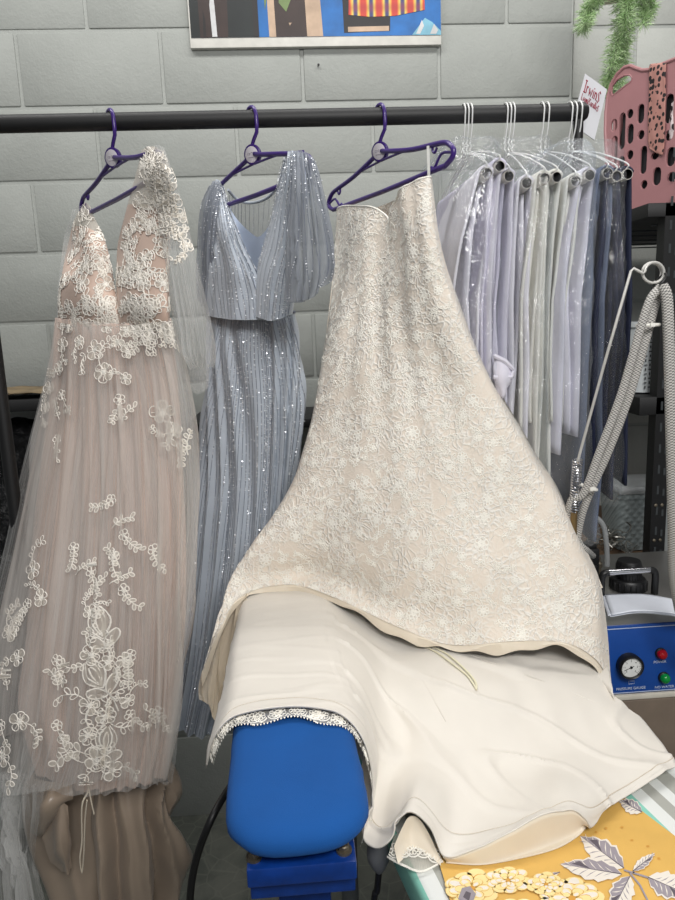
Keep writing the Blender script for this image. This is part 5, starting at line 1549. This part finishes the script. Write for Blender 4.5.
# ================================================================== BOILER
BY = 1.13
pz1, pz0_ = at(640, 624, BY).z, at(640, 694, BY).z
bt = at(640, 609, BY).z
bx0 = at(600, 660, BY).x; bx1 = bx0+.34
bo = thing('steam_boiler', 'steam boiler with blue front panel, pressure gauge, red and green lamps', 'boiler', ((bx0+bx1)/2, BY+.15, pz0_-.012))
bm = bmesh.new(); box(bm, ((bx0+bx1)/2, BY+.15, (bt+pz0_)/2), (bx1-bx0, .29, bt-pz0_), bevel=.004)
obj('housing', bm, 'steel', bo)
bm = bmesh.new(); box(bm, ((bx0+bx1)/2, BY+.004, (pz1+pz0_)/2), (bx1-bx0-.004, .006, pz1-pz0_-.004), bevel=.001)
pn = obj('control_panel', bm, 'blue_panel', bo)
bm = bmesh.new()
for z in (pz1-.007, pz0_+.0045): box(bm, ((bx0+bx1)/2, BY+.0006, z), (bx1-bx0-.016, .0006, .0013))
for x in (bx0+.008, bx1-.008): box(bm, (x, BY+.0006, (pz1+pz0_)/2), (.0013, .0006, pz1-pz0_-.015))
obj('panel_line', bm, 'white_print', pn, smooth=False)
bm = bmesh.new(); box(bm, ((bx0+bx1)/2, BY+.15, pz0_-.006), (bx1-bx0+.006, .30, .011), bevel=.002)
obj('base_tray', bm, plain('cream_tray', rgb(216, 210, 196), .4), bo)
def on_panel(px, py): p = at(px, py, BY); return p
g = on_panel(628, 664)
bm = bmesh.new(); lathe(bm, g, (0, -1, 0), [(.0225, -.002), (.0235, .004), (.0235, .015), (.021, .018), (.0195, .0165), (.0195, .012)], 36, cap=False)
gg = obj('gauge', bm, 'black_plastic', bo)
bm = bmesh.new(); lathe(bm, g, (0, -1, 0), [(.0196, .0100), (.0196, .0122)], 36)
obj('dial', bm, 'gauge_face', gg, smooth=False)
bm = bmesh.new()
for k in range(25):
    a = math.radians(-135+270*k/24); r0 = .0165 if k % 4 else .0145
    d = Vector((math.sin(a), 0, math.cos(a))); p0 = g+Vector((0, -.0126, 0))
    tube(bm, [p0+d*r0, p0+d*.0188], .0003, 4)
p0 = g+Vector((0, -.0132, 0)); tube(bm, [p0+Vector((.005, 0, .002)), p0-Vector((.013, 0, .006))], .0005, 5)
lathe(bm, g, (0, -1, 0), [(.0022, .0122), (.0022, .0145)], 12)
for k in range(7):
    a = math.radians(-135+270*k/6); me = text_mesh(str(k), .0045, .0001)
    add_mesh(bm, me, basis(g+Vector((math.sin(a)*.0118, -.0125, math.cos(a)*.0118)), Vector((1, 0, 0)), Vector((0, 0, 1))))
obj('dial_marks', bm, 'black_plastic', gg, smooth=False)
for nm, px, py, c in (('red', 660.5, 653, rgb(176, 18, 30)), ('green', 663.5, 677, rgb(12, 140, 60))):
    p = on_panel(px, py)
    bm = bmesh.new(); lathe(bm, p, (0, -1, 0), [(.0105, -.002), (.0105, .003), (.0092, .004)], 24)
    bz = obj('lamp_bezel', bm, 'black_plastic', bo)
    bm = bmesh.new(); lathe(bm, p, (0, -1, 0), [(.0092, .0035), (.0092, .007), (.0082, .0105), (.0055, .013), (.0022, .0142), (.0001, .0145)], 24)
    obj('lamp_lens', bm, plain(nm+'_lens', c, .12, 0, .05), bz, label=nm+' lamp lens')
for s, px, py, sz in (('POWER', 660, 662, .0062), ('NO WATER', 664.5, 687, .0062), ('PRESSURE GAUGE', 631, 688.5, .0062)):
    bm = bmesh.new(); add_mesh(bm, text_mesh(s, sz*1.15, .0002), basis(on_panel(px, py)+Vector((0, .0003, 0)), Vector((1, 0, 0)), Vector((0, 0, 1))))
    obj('lettering', bm, 'white_print', pn, smooth=False)
bm = bmesh.new(); c = on_panel(631.5, 682.5)
tube(bm, [c+Vector((x*.0055, .0002, z*.0028)) for x, z in ((-1, -1), (1, -1), (1, 1), (-1, 1))], .0004, 4, closed=True)
obj('gauge_mark', bm, 'white_print', pn)
# handle
f0, f1 = atz(601, 597, bt), atz(659, 597, bt)
hz = at(600, 573, f0.y).z
h0, h1 = Vector((f0.x, f0.y, hz)), Vector((f1.x, f0.y, hz)); f1.y = f0.y
hn = bmesh.new(); tube(hn, [h0+Vector((.010, 0, 0)), h1-Vector((.010, 0, 0))], .0062, 16)
hg_ = obj('handle_bar', hn, 'chrome', bo)
for a, b, s in ((f0, h0, 1), (f1, h1, -1)):
    bm = bmesh.new(); tube(bm, spline([a+Vector((0, 0, -.001)), a+Vector((0, 0, .012)), b-Vector((0, 0, .012)), b+Vector((s*.004, 0, -.002)), b+Vector((s*.013, 0, 0))], 6), .0066, 12)
    obj('handle_leg', bm, 'black_plastic', hg_)
cp = atz(628, 588, bt)
bm = bmesh.new(); lathe(bm, cp, (0, 0, 1), [(.034, -.001), (.034, .018), (.031, .022), (.024, .023)], 36)
for k in range(20):
    a = 2*PI*k/20; box(bm, cp+Vector((math.cos(a)*.0335, math.sin(a)*.0335, .009)), (.004, .004, .017), bevel=.001, seg=1)
cap = obj('filler_cap', bm, 'black_plastic', bo)
bm = bmesh.new(); lathe(bm, cp, (0, 0, 1), [(.0235, .022), (.0235, .052), (.021, .058), (.012, .059)], 36)
for k in range(26):
    a = 2*PI*k/26; box(bm, cp+Vector((math.cos(a)*.0232, math.sin(a)*.0232, .037)), (.0022, .0022, .026), bevel=.0006, seg=1)
obj('cap_top', bm, 'black_plastic', cap)
vb = atz(592, 580, bt); vb.y = max(vb.y, BY+.06)
bm = bmesh.new(); box(bm, vb+Vector((0, .02, .032)), (.032, .036, .064), bevel=.003)
box(bm, vb+Vector((0, .02, .068)), (.024, .026, .010), bevel=.003); lathe(bm, vb+Vector((0, .02, .07)), (0, 0, 1), [(.006, 0), (.006, .008), (.003, .010)], 12)
box(bm, vb+Vector((0.0, .0, .02)), (.02, .01, .02), bevel=.001)
vo_ = obj('valve_block', bm, 'black_plastic', bo)
bm = bmesh.new(); lathe(bm, vb+Vector((.022, .02, .02)), (0, 0, 1), [(.006, -.02), (.006, 0), (.008, 0), (.008, .008), (.004, .012), (.004, .02)], 12)
obj('fitting', bm, 'bolt', vo_)
bm = bmesh.new()
YA = vb.y+.02
tb = [at(577, 548, YA), at(578, 535, YA), at(584, 522, YA), at(594, 517, YA), at(603, 525, YA), at(606, 540, YA), at(607, 556, YA), at(607, 566, YA)]
tube(bm, spline(tb, 8), .0052, 12)
obj('clear_pipe', bm, film('clear_pipe', (.75, .77, .78, 1), .35, .15), bo)
# papers on the boiler
bm = bmesh.new()
for k, (dx, dz, cr_) in enumerate(((0, .0015, 0), (-2, .004, 1), (2, .0065, 2))):
    P = surf([[atz(603+dx, 594+k*.3, bt+dz), atz(640+dx, 594, bt+dz+.001), atz(672+dx, 599, bt+dz+.001), atz(700, 604, bt+dz)],
              [atz(606+dx, 604, bt+dz), atz(640+dx, 603, bt+dz+.002), atz(676+dx, 608, bt+dz+.001), atz(706, 612, bt+dz)],
              [atz(610+dx, 617-k, bt+dz), atz(640+dx, 613-k, bt+dz+.003), atz(680+dx, 617-k, bt+dz+.001), atz(712, 621, bt+dz)]], 24, 14)
    bm = bmesh.new(); surf_mesh(bm, P)
    tag(obj('paper_sheet', bm, 'paper', None, recalc=False, solid=.0006), ['bottom sheet of the white papers on the steam boiler', 'middle sheet of the white papers on the steam boiler', 'top sheet of the white papers on the steam boiler'][k], 'paper', 'papers on the boiler')
# stand under the boiler
bm = bmesh.new(); zs = pz0_-.0118
box(bm, ((bx0+bx1)/2+.02, BY+.16, zs/2), (bx1-bx0+.08, .32, zs), bevel=.004)
st = obj('boiler_stand', bm, 'taupe'); tag(st, 'plain taupe metal stand under the steam boiler', 'stand')

# ================================================================== HOSES AND THEIR SPRING WIRE
def hose_mat():
    t = NT('braided_hose'); v = t.coords('UV', (1, 1, 1))
    ck = t.n('ShaderNodeTexChecker'); ck.inputs['Scale'].default_value = 1.0; t.l(v, ck.inputs['Vector'])
    c = t.mix(ck.outputs['Fac'], rgb(205, 202, 196), rgb(112, 110, 108))
    return t.done(t.pbr(c, .8, 0, t.bump(ck.outputs['Fac'], .4, .001)))
MAT['hose'] = hose_mat()
def hose(bm, pts, r, per=14):
    P = spline(pts, per); R = tube(bm, P, r, 12)
    uv = bm.loops.layers.uv.verify(); L = 0; acc = {}
    Ls = [0]
    for a, b in zip(P, P[1:]): Ls.append(Ls[-1]+(b-a).length)
    for i, ring in enumerate(R):
        for k, v_ in enumerate(ring): acc[v_] = (k, Ls[i]/.0022)
    for f in bm.faces:
        ks = [acc.get(l.vert) for l in f.loops]
        if None in ks or len(ks) != 4: continue
        mx = max(k[0] for k in ks)
        for l, k in zip(f.loops, ks):
            kk = k[0]+(12 if (k[0] == 0 and mx == 11) else 0)
            l[uv].uv = (kk, k[1]+kk*.35)
HY = 1.055
wr_ = thing('hose_support_wire', 'thin pale wire pole with coil spring below and ring on top', 'wire pole', at(574, 548, HY))
bm = bmesh.new()
ring = [at(655+10.2*math.cos(a), 272.5+10.2*math.sin(a), HY-.03) for a in [PI+.1+k*2*PI/20 for k in range(36)]]
ring = [p+Vector((0, .00012*k*3, 0)) for k, p in enumerate(ring)]
tube(bm, [at(577.5, 462, HY-.005), at(604, 365, HY-.018), at(631, 271, HY-.03), at(633.5, 268.5, HY-.03), at(643, 273.5, HY-.03)]+ring, .0022, 10)
obj('pole', bm, 'grey_wire', wr_)
bm = bmesh.new(); a0, a1 = at(577.8, 459, HY-.005), at(574, 511, HY)
dd = (a1-a0); ux, uy = frame_of(dd)
tube(bm, [a0+dd*(k/360)+ux*(.0075*math.cos(2*PI*k/18))+uy*(.0075*math.sin(2*PI*k/18)) for k in range(361)], .0014, 6)
obj('coil_spring', bm, 'chrome', wr_)
bm = bmesh.new(); tube(bm, [a1-dd*.02, at(573, 545, HY), Vector((a1.x, HY+.0, 1.045))], .0055, 12)
obj('stub', bm, 'brass', wr_)
hs1 = bmesh.new(); r_h = .0064
hose(hs1, [at(660, 287, HY-.035), at(650, 300, HY-.04), at(640, 330, HY-.04), at(622, 392, HY-.03), at(601, 448, HY-.02), at(584, 492, HY-.012), at(572, 500, HY+.0), at(569, 518, HY+.01), at(576, 540, HY+.03), at(588, 552, HY+.06), at(593, 556, vb.y+.02)], r_h, 14)
tag(obj('steam_hose', hs1, 'hose', None, recalc=False), 'grey braided hose curling from the ring down to the black valve block', 'hose', 'braided hoses')
hs2 = bmesh.new()
hose(hs2, [at(662, 288, HY-.025), at(656, 302, HY-.022), at(648, 332, HY-.022), at(630, 394, HY-.014), at(609, 450, HY-.004), at(591, 490, HY+.005), at(582, 514, HY+.012), at(577, 540, HY+.02), at(574, 580, HY+.02), at(572, 640, HY+.03)], r_h, 14)
tag(obj('steam_hose', hs2, 'hose', None, recalc=False), 'grey braided hose running beside the curling one, tied to it with white ties', 'hose', 'braided hoses')
hs3 = bmesh.new()
hose(hs3, [at(662, 285, HY-.04), at(667, 300, HY-.045), at(669, 350, HY-.05), at(671, 430, HY-.05), at(673, 520, HY-.04), at(675, 585, HY-.02), at(690, 640, HY), at(720, 660, HY)], r_h*1.3, 14)
tag(obj('steam_hose', hs3, 'hose', None, recalc=False), 'grey braided hose falling straight down in front of the black post', 'hose', 'braided hoses')
for px, py, ang, lab in ((648, 325, 0, 'upper white cable tie round two braided hoses, below the ring'), (588.5, 487, .6, 'lower white cable tie round two braided hoses, beside the coil spring'), (661.5, 287, 0, 'black cable tie holding the hoses to the wire ring')):
    c = at(px, py, HY-.03 if py < 400 else HY-.006); bm = bmesh.new()
    if py == 287:
        tube(bm, [c+Vector((.009*math.cos(a)-.004, .011*math.sin(a), .008+.012*math.cos(a))) for a in [2*PI*k/20 for k in range(20)]], .0014, 6, closed=True)
    else:
        w_t = .017 if py < 400 else .013
        tube(bm, [c+Vector((w_t*math.cos(a), .011*math.sin(a), .005*math.cos(a)*(-1 if py > 400 else 0))) for a in [2*PI*k/24 for k in range(24)]], .0026, 8, closed=True)
        box(bm, c+Vector((.0, -.013, 0)), (.008, .005, .006), bevel=.001)
    tag(obj('cable_tie', bm, 'cable' if py == 287 else 'tie'), lab, 'cable tie', 'cable ties on the hoses')

# ================================================================== SLEEVE BOARD AND IRONING TABLE
sb = thing('sleeve_board', 'blue padded sleeve board on a blue steel bracket under the ivory gown', 'ironing board', (-.02, .62, .92))
c0, c1 = Vector((-.018, .600)), Vector((-.042, 1.25))
ax2 = (c1-c0).normalized(); px2 = Vector((ax2.y, -ax2.x)); LB = (c1-c0).length; HWB = .0775
def outline(inset, n=26):
    pts = []
    hw = HWB-inset
    tip = .074
    for k in range(n+1):        # front tip, from left to right
        a = PI+PI*k/n
        e = .76
        x = hw*math.copysign(abs(math.cos(a))**e, math.cos(a)); y = -(tip-inset*.9)*abs(math.sin(a))**e
        pts.append((x, y+tip))
    for k in range(1, 30): pts.append((hw-(.004*k/30), tip+(LB-2*tip)*k/30))
    for k in range(n+1):
        a = PI*k/n
        pts.append((hw*.95*math.copysign(abs(math.cos(a))**.62, math.cos(a)), LB-tip+(tip-inset*.9)*abs(math.sin(a))**.62))
    for k in range(1, 30): pts.append((-hw+(.004*(30-k)/30), LB-tip-(LB-2*tip)*k/30))
    return pts
bm = bmesh.new(); V = []
for ins, z in ((.012, -.030), (.003, -.028), (-.001, -.022), (-.001, -.016), (.002, -.010), (.008, -.0045), (.018, -.001), (.034, .0005), (.055, .001)):
    row = []
    for i, (x, y) in enumerate(outline(ins)):
        w = .0012*nz(i*.55, z*60, 3)*(1 if z < -.002 else .2)+.0010*nz(x*30, y*30, 1)
        p = c0+px2*(x+w)+ax2*y; row.append(bm.verts.new((p.x, p.y, ZB+z+w*.6)))
    V.append(row)
n = len(V[0])
for A_, B_ in zip(V, V[1:]):
    for k in range(n): bm.faces.new((A_[k], A_[(k+1) % n], B_[(k+1) % n], B_[k]))
bm.faces.new(V[0]); bm.faces.new(V[-1])
obj('padded_cover', bm, 'blue_cloth', sb)
bm = bmesh.new(); b0_, b1b = atz(246, 868, 1.116), atz(357, 862, 1.116)
bw = (b1b.x-b0_.x); bcx = (b0_.x+b1b.x)/2; yf = b0_.y
box(bm, (bcx, yf+.06, 1.116-.014), (bw, .12, .022), bevel=.002)
box(bm, (bcx, yf+.07, 1.08), (bw-.002, .11, .034), bevel=.002)
br = obj('bracket', bm, 'blue_steel', sb)
for px, py in ((254, 857), (344, 850)):
    p = atz(px, py, 1.114); bm = bmesh.new()
    lathe(bm, p, (0, 0, 1), [(.0085, -.002), (.0085, .0015), (.006, .0018)], 20)
    lathe(bm, p, (0, 0, 1), [(.0062, .001), (.0062, .0065), (.005, .0075)], 6)
    lathe(bm, p, (0, 0, 1), [(.0028, .006), (.0028, .011), (.0018, .0118)], 12)
    obj('bolt', bm, 'bolt', br)
bm = bmesh.new(); box(bm, (bcx, yf+.085, .98), (.06, .05, .19), bevel=.003)
box(bm, (bcx+.09, yf+.085, .885), (.24, .05, .03), bevel=.003)
obj('swing_arm', bm, 'blue_steel', sb)
# main table
tdir = Vector((-.2, 1, 0)).normalized(); tx = Vector((tdir.y, -tdir.x, 0))
TW, TLn = .44, 1.0
to = Vector((.105, .69, 0))-tdir*.40             # left front corner
def tp(a, b, z): p = to+tx*a+tdir*b; return Vector((p.x, p.y, z))
tb_ = thing('ironing_table', 'ironing table with a grey, white and teal striped cover', 'ironing table', tp(TW/2, .5, 0))
t = NT('striped_cover'); v = t.coords()
dp = t.n('ShaderNodeVectorMath', operation='DOT_PRODUCT'); t.l(v, dp.inputs[0]); dp.inputs[1].default_value = tuple(tx)
fr = t.math('FRACT', t.math('ADD', t.math('DIVIDE', dp.outputs['Value'], .107), .5))
r = t.n('ShaderNodeValToRGB'); r.color_ramp.interpolation = 'CONSTANT'; el = r.color_ramp.elements
st_ = [(0, rgb(168, 168, 160)), (.22, rgb(222, 224, 220)), (.40, rgb(138, 202, 184)), (.50, rgb(222, 224, 220)), (.68, rgb(168, 168, 160)), (.84, rgb(222, 224, 220))]
while len(el) < len(st_): el.new(.5)
for k, (p, c) in enumerate(st_): el[k].position = p; el[k].color = c
t.l(fr, r.inputs['Fac'])
MAT['stripes'] = t.done(t.pbr(r.outputs['Color'], .75, 0, t.bump(t.noise(v, 900, 1), .15, .001)))
bm = bmesh.new()
R_ = Matrix((tx, tdir, Vector((0, 0, 1)))).transposed()
box(bm, tp(TW/2, TLn/2, ZT-.026), (TW, TLn, .052), rot=R_, bevel=.012, seg=4)
obj('striped_cover', bm, 'stripes', tb_)
bm = bmesh.new(); box(bm, tp(TW/2, TLn/2, ZT-.085), (TW-.05, TLn-.06, .06), rot=R_, bevel=.004)
obj('table_box', bm, plain('grey_table_box', rgb(110, 116, 118), .5), tb_)
for a, b in ((.06, .08), (TW-.06, .08), (.06, TLn-.08), (TW-.06, TLn-.08)):
    bm = bmesh.new(); tube(bm, [tp(a, b, 0), tp(a, b, ZT-.11)], .018, 14)
    obj('leg', bm, plain('grey_leg', rgb(96, 100, 102), .5), tb_)
# yellow floral cloth
MAT['mustard'] = fabric('mustard_cotton', rgb(216, 172, 88), .75, 1300, .2, .05, .07)
MAT['leaf_grey'] = fabric('print_grey', rgb(150, 142, 148), .75, 1300, .2, .05)
MAT['leaf_dark'] = fabric('print_dark', rgb(92, 84, 92), .75, 1300, .2, .05)
MAT['leaf_white'] = fabric('print_white', rgb(226, 218, 206), .75, 1300, .2, .05)
MAT['cream_print'] = fabric('print_cream', rgb(236, 214, 150), .75, 1300, .2, .05)
MAT['ochre_print'] = fabric('print_ochre', rgb(206, 150, 62), .75, 1300, .2, .05)
MAT['soft_ochre'] = fabric('print_soft_ochre', rgb(222, 180, 104), .75, 1300, .2, .05)
ZC = ZT+.0035
bm = bmesh.new()
Pc = surf([[Z(432, 845, ZC), Z(500, 820, ZC), Z(560, 805, ZC), Z(612, 790, ZC)],
           [Z(438, 860, ZC), Z(520, 838, ZC), Z(585, 825, ZC), Z(636, 806, ZC)],
           [Z(450, 900, ZC), Z(540, 880, ZC), Z(625, 860, ZC), Z(690, 848, ZC)],
           [Z(462, 945, ZC), Z(560, 935, ZC), Z(660, 920, ZC), Z(742, 892, ZC)]], 30, 24, lambda u, v, p: .0009*nz(p.x*18, p.y*18, 4))
surf_mesh(bm, Pc)
def pflat(pts, mi, k):
    f = bm.faces.new([bm.verts.new(Z(x, y, ZC+.0011+k*.00003)) for x, y in pts]); f.material_index = mi
def pleaf(x0, y0, x1, y1, w, k=0, jag=0.12):
    d = Vector((x1-x0, y1-y0)); L = d.length; d /= L; n_ = Vector((-d.y, d.x)); rr = random.Random(int(x0*7+y0))
    def side(s, ww, n=14):
        out = []
        for q in range(n+1):
            t_ = q/n; ww_ = ww*math.sin(PI*t_**.85)*(1+jag*((q % 3)-1))
            out.append((x0+d.x*L*t_+n_.x*s*ww_, y0+d.y*L*t_+n_.y*s*ww_))
        return out
    pflat(side(1, w)+side(-1, w)[::-1][1:-1], 3, k)
    pflat(side(1, w*.85)+[(x0+d.x*L*.02, y0+d.y*L*.02)], 1, k+1)
    for q in range(1, 7):
        t_ = q/7.5; ww = w*math.sin(PI*t_**.85)
        for s in (-1, 1):
            bx_, by_ = x0+d.x*L*t_, y0+d.y*L*t_; t2 = min(1, t_+.16); ex, ey = x0+d.x*L*t2+n_.x*s*ww*.8, y0+d.y*L*t2+n_.y*s*ww*.8
            m1 = ((bx_+ex)/2+d.x*1.4, (by_+ey)/2+d.y*1.4)
            pflat([(bx_, by_), (ex, ey), m1], 1 if s < 0 else 3, k+2)
    pflat([(x0-n_.x*.5, y0-n_.y*.5), (x0+n_.x*.5, y0+n_.y*.5), (x1, y1)], 2, k+3)
    pflat([(x0+d.x*L*.5, y0+d.y*L*.5), (x0+d.x*L*.7+n_.x*w*.55, y0+d.y*L*.7+n_.y*w*.55), (x0+d.x*L*.82+n_.x*w*.2, y0+d.y*L*.82+n_.y*w*.2)], 2, k+4)
def stem(pts, w, mi=1):
    for (a, b), (c_, d_) in zip(pts, pts[1:]):
        L = math.hypot(c_-a, d_-b); nx, ny = -(d_-b)/L*w, (c_-a)/L*w
        pflat([(a+nx, b+ny), (c_+nx, d_+ny), (c_-nx, d_-ny), (a-nx, b-ny)], mi, 6)
pleaf(624, 868, 580, 836, 13); pleaf(622, 874, 560, 864, 11, 8); pleaf(633, 871, 655, 853, 5, 16); pleaf(648, 877, 690, 895, 13, 8); pleaf(630, 876, 612, 912, 12, 16)
pleaf(642, 812, 619, 800, 7, 0); pleaf(560, 872, 520, 888, 3.5, 20)
stem([(624, 870), (634, 873), (650, 878), (668, 886)], .9); stem([(634, 873), (633, 871)], .8); stem([(630, 873), (640, 885), (650, 905)], .9); stem([(556, 874), (540, 880), (528, 884)], 1.0)
def pblossom(cx, cy_, r, seed, k0):
    q = random.Random(seed)
    for ring, (n_p, rr) in enumerate(((9, 1.0), (8, .78), (6, .55), (5, .34))):
        for m in range(n_p):
            a = 2*PI*m/n_p+ring*.5+q.uniform(-.12, .12); l = q.uniform(.88, 1.05)
            for g_, mi, kk in ((1.0, 5 if ring else 6, 0), (.86, 4, 1), (.5, 3, 2)):
                if mi == 3 and q.random() < .5: continue
                pts = petal(a, r*rr*.3, r*rr*l*(.93+.07*g_), r*rr*.36*g_)
                pflat([(cx+x, cy_+y*.62) for x, y in pts], mi, k0+ring*3+kk)
    pflat([(cx+r*.12*math.cos(a), cy_+r*.08*math.sin(a)) for a in [2*PI*t_/8 for t_ in range(8)]], 5, k0+13)
pblossom(472, 888, 31, 1, 10); pblossom(508, 880, 23, 2, 22); pblossom(572, 898, 34, 3, 10); pblossom(546, 884, 20, 7, 24); pblossom(520, 914, 27, 9, 10)
pflat([(458, 899), (462, 888), (470, 886), (476, 894), (472, 904)], 1, 40); pflat([(463, 897), (466, 891), (471, 893), (469, 901)], 2, 41)
for x, y in ((606, 828), (632, 840), (659, 858), (622, 827), (596, 832), (648, 846)):
    pflat([(x+1.6*math.cos(a), y+1.0*math.sin(a)) for a in [2*PI*q/8 for q in range(8)]], 5, 0)
tag(obj('floral_cloth', bm, ['mustard', 'leaf_grey', 'leaf_dark', 'leaf_white', 'cream_print', 'ochre_print', 'soft_ochre'], None, recalc=False), 'mustard cloth printed with grey leaves and cream flowers on the ironing table', 'cloth')
# cables
bm = bmesh.new(); tube(bm, spline([Vector((-.09, .86, 1.06)), atz(228, 790, 1.04), at(210, 822, .80), at(196, 860, .80), at(190, 900, .80), at(190, 960, .82), Vector((-.13, .85, .5)), Vector((-.2, 1.0, .06)), Vector((-.1, 1.3, .012))], 10), .0052, 10)
tag(obj('power_cable', bm, 'cable', None), 'black power cable curving down at the left of the blue sleeve board', 'cable')
pg = thing('hanging_plug', 'grey rubber plug on a black cable hanging between the sleeve board and the striped table', 'plug', at(378, 875, .75))
bm = bmesh.new(); pa, pb = at(377, 838, .75), at(380, 882, .75)
d = (pb-pa)
lathe(bm, pa, d, [(.006, 0), (.012, .006), (.0145, .02), (.0135, .032), (.008, .044), (.004, .050)], 20)
obj('plug_body', bm, 'grey_rubber', pg)
bm = bmesh.new(); tube(bm, spline([pa+d.normalized()*.045, at(377, 890, .752), at(373, 915, .755), Vector((.05, .78, .6)), Vector((.05, .85, .2)), Vector((.12, .95, .012))], 8), .0042, 10)
obj('cord', bm, 'cable', pg)

# ================================================================== LEFT AND BACK: LOW SHELVES
def plank_shelf(name, label, x0, x1, y0, y1, z, th, h):
    s = thing(name, label, 'shelf', ((x0+x1)/2, (y0+y1)/2, 0))
    bm = bmesh.new(); box(bm, ((x0+x1)/2, (y0+y1)/2, z-th/2), (x1-x0, y1-y0, th), bevel=.002); obj('shelf_board', bm, 'black_metal', s)
    for x in (x0+.02, x1-.02):
        for y in (y0+.02, y1-.02):
            bm = bmesh.new(); box(bm, (x, y, (z-th)/2), (.025, .025, z-th)); obj('leg', bm, 'black_metal', s, smooth=False)
    bm = bmesh.new(); box(bm, ((x0+x1)/2, (y0+y1)/2, .55), (x1-x0-.02, y1-y0-.02, .02)); obj('shelf_board', bm, 'black_metal', s)
    return s
zl = at(25, 399, 1.82).z
xa = at(44, 399, 1.82).x
plank_shelf('side_shelf', 'black shelf by the wall at the far left, tan papers on it', -1.75, xa+.10, 1.80, 2.10, zl, .03, 0)
bm = bmesh.new()
rq = random.Random(4)
for k in range(5):
    x = xa-.02-.09*k; 
    P = surf([[Vector((x-.10, 1.82, zl+.002+.004*k)), Vector((x-.02, 1.815, zl+.010+.003*k)), Vector((x+.06, 1.82, zl+.003+.003*k))], [Vector((x-.10, 2.0, zl+.004+.004*k)), Vector((x-.02, 2.0, zl+.012+.003*k)), Vector((x+.06, 2.02, zl+.004+.003*k))]], 24, 12, lambda u, v, p: .007*nz(p.x*22, p.y*18, k)+.006)
    bm = bmesh.new(); surf_mesh(bm, P)
    tag(obj('paper_bag', bm, 'tan_paper', None, recalc=False, solid=.002), 'flattened tan paper bag on the black shelf at the far left', 'paper bag', 'tan paper bags on the left shelf')
# plastic-wrapped bundle below
MAT['bin_bag'] = None
t = NT('shiny_black_plastic'); v = t.coords()
MAT['bin_bag'] = t.done(t.pbr(rgb(20, 20, 22), .22, 0, t.bump(t.noise(v, 22, 4, .65, 2.0), .9, .03)))
def lump(name, label, cat, c, s, mat, seed, am=.16):
    bm = bmesh.new(); bmesh.ops.create_icosphere(bm, subdivisions=5, radius=1)
    for v_ in bm.verts:
        p = v_.co.copy(); q = 1+am*nz(p.x*2.2, p.y*2.2, p.z*2.2+seed)+am*.4*nz(p.x*6, p.y*6, p.z*6+seed)
        v_.co = Vector(c)+Vector((math.copysign(abs(p.x)**.7, p.x)*s[0]*q, math.copysign(abs(p.y)**.7, p.y)*s[1]*q, math.copysign(abs(p.z)**.7, p.z)*s[2]*q))
    return tag(obj(name, bm, mat), label, cat)
c = at(26, 450, 1.93)
lump('wrapped_bundle', 'bundle wrapped in shiny black plastic under the black shelf at the far left', 'bundle', (c.x-.02, 1.94, .56+(zl-.05-.56)/2), (.16, .10, (zl-.06-.56)/2/1.05), 'bin_bag', 2)
lump('cardboard_box', 'brown card package behind the black rail upright at the far left', 'package', (c.x-.36, 1.94, .56+.17), (.15, .11, .15), plain('brown_card', rgb(104, 82, 62), .8), 5, .05)
zm_ = at(315, 418, 1.85).z
x0m, x1m = at(186, 420, 1.85).x, at(350, 420, 1.85).x
wsf = thing('wall_shelf', 'narrow black shelf on the wall, glimpsed between the blue gown and the ivory gown', 'shelf', ((x0m+x1m)/2, 1.97, zm_-.06))
bm = bmesh.new(); box(bm, ((x0m+x1m)/2, 1.98, zm_-.012), (x1m-x0m, .28, .024), bevel=.002); obj('shelf_board', bm, 'black_metal', wsf)
for x in (x0m+.05, x1m-.06):
    bm = bmesh.new(); box(bm, (x, 2.09, zm_-.10), (.03, .03, .16), bevel=.002); box(bm, (x, 2.0, zm_-.03), (.03, .2, .012), bevel=.001); obj('wall_bracket', bm, 'black_metal', wsf)
bm = bmesh.new(); box(bm, (x1m-.075, 1.86, zm_-.035), (.03, .03, .02), bevel=.003); obj('clip', bm, plain('grey_clip', rgb(120, 120, 118), .5), wsf)

# ================================================================== LIGHT
w = bpy.data.worlds.new('world'); scene.world = w; w.use_nodes = True
bg = w.node_tree.nodes['Background']; bg.inputs['Color'].default_value = (.93, .96, 1.0, 1); bg.inputs['Strength'].default_value = .14
def area(name, loc, target, sx, sy, power, col):
    l = bpy.data.lights.new(name, 'AREA'); l.shape = 'RECTANGLE'; l.size = sx; l.size_y = sy; l.energy = power; l.color = col
    o = bpy.data.objects.new(name, l); COL.objects.link(o); o.location = loc
    o.rotation_euler = (Vector(target)-Vector(loc)).to_track_quat('-Z', 'Y').to_euler()
    return o
area('ceiling_light', (0.0, 1.3, 3.25), (0, 1.6, .9), 3.2, .3, 30, (1.0, .985, .965))
area('work_light', (0.4, -.75, 2.75), (.15, 1.1, 1.3), 1.2, .5, 36, (1.0, .985, .965))
area('front_fill_light', (1.4, -3.0, 2.4), (.1, 1.3, 1.4), 2.4, 1.6, 10, (.96, .98, 1.0))  # added soft frontal fill from behind the camera; no doorway stands there
scene.view_settings.view_transform = 'Standard'; scene.view_settings.look = 'None'
scene.view_settings.gamma = 1; scene.view_settings.use_curve_mapping = False
scene.view_settings.exposure = 0.18
scene.cycles.transparent_max_bounces = 32
scene.cycles.max_bounces = 8
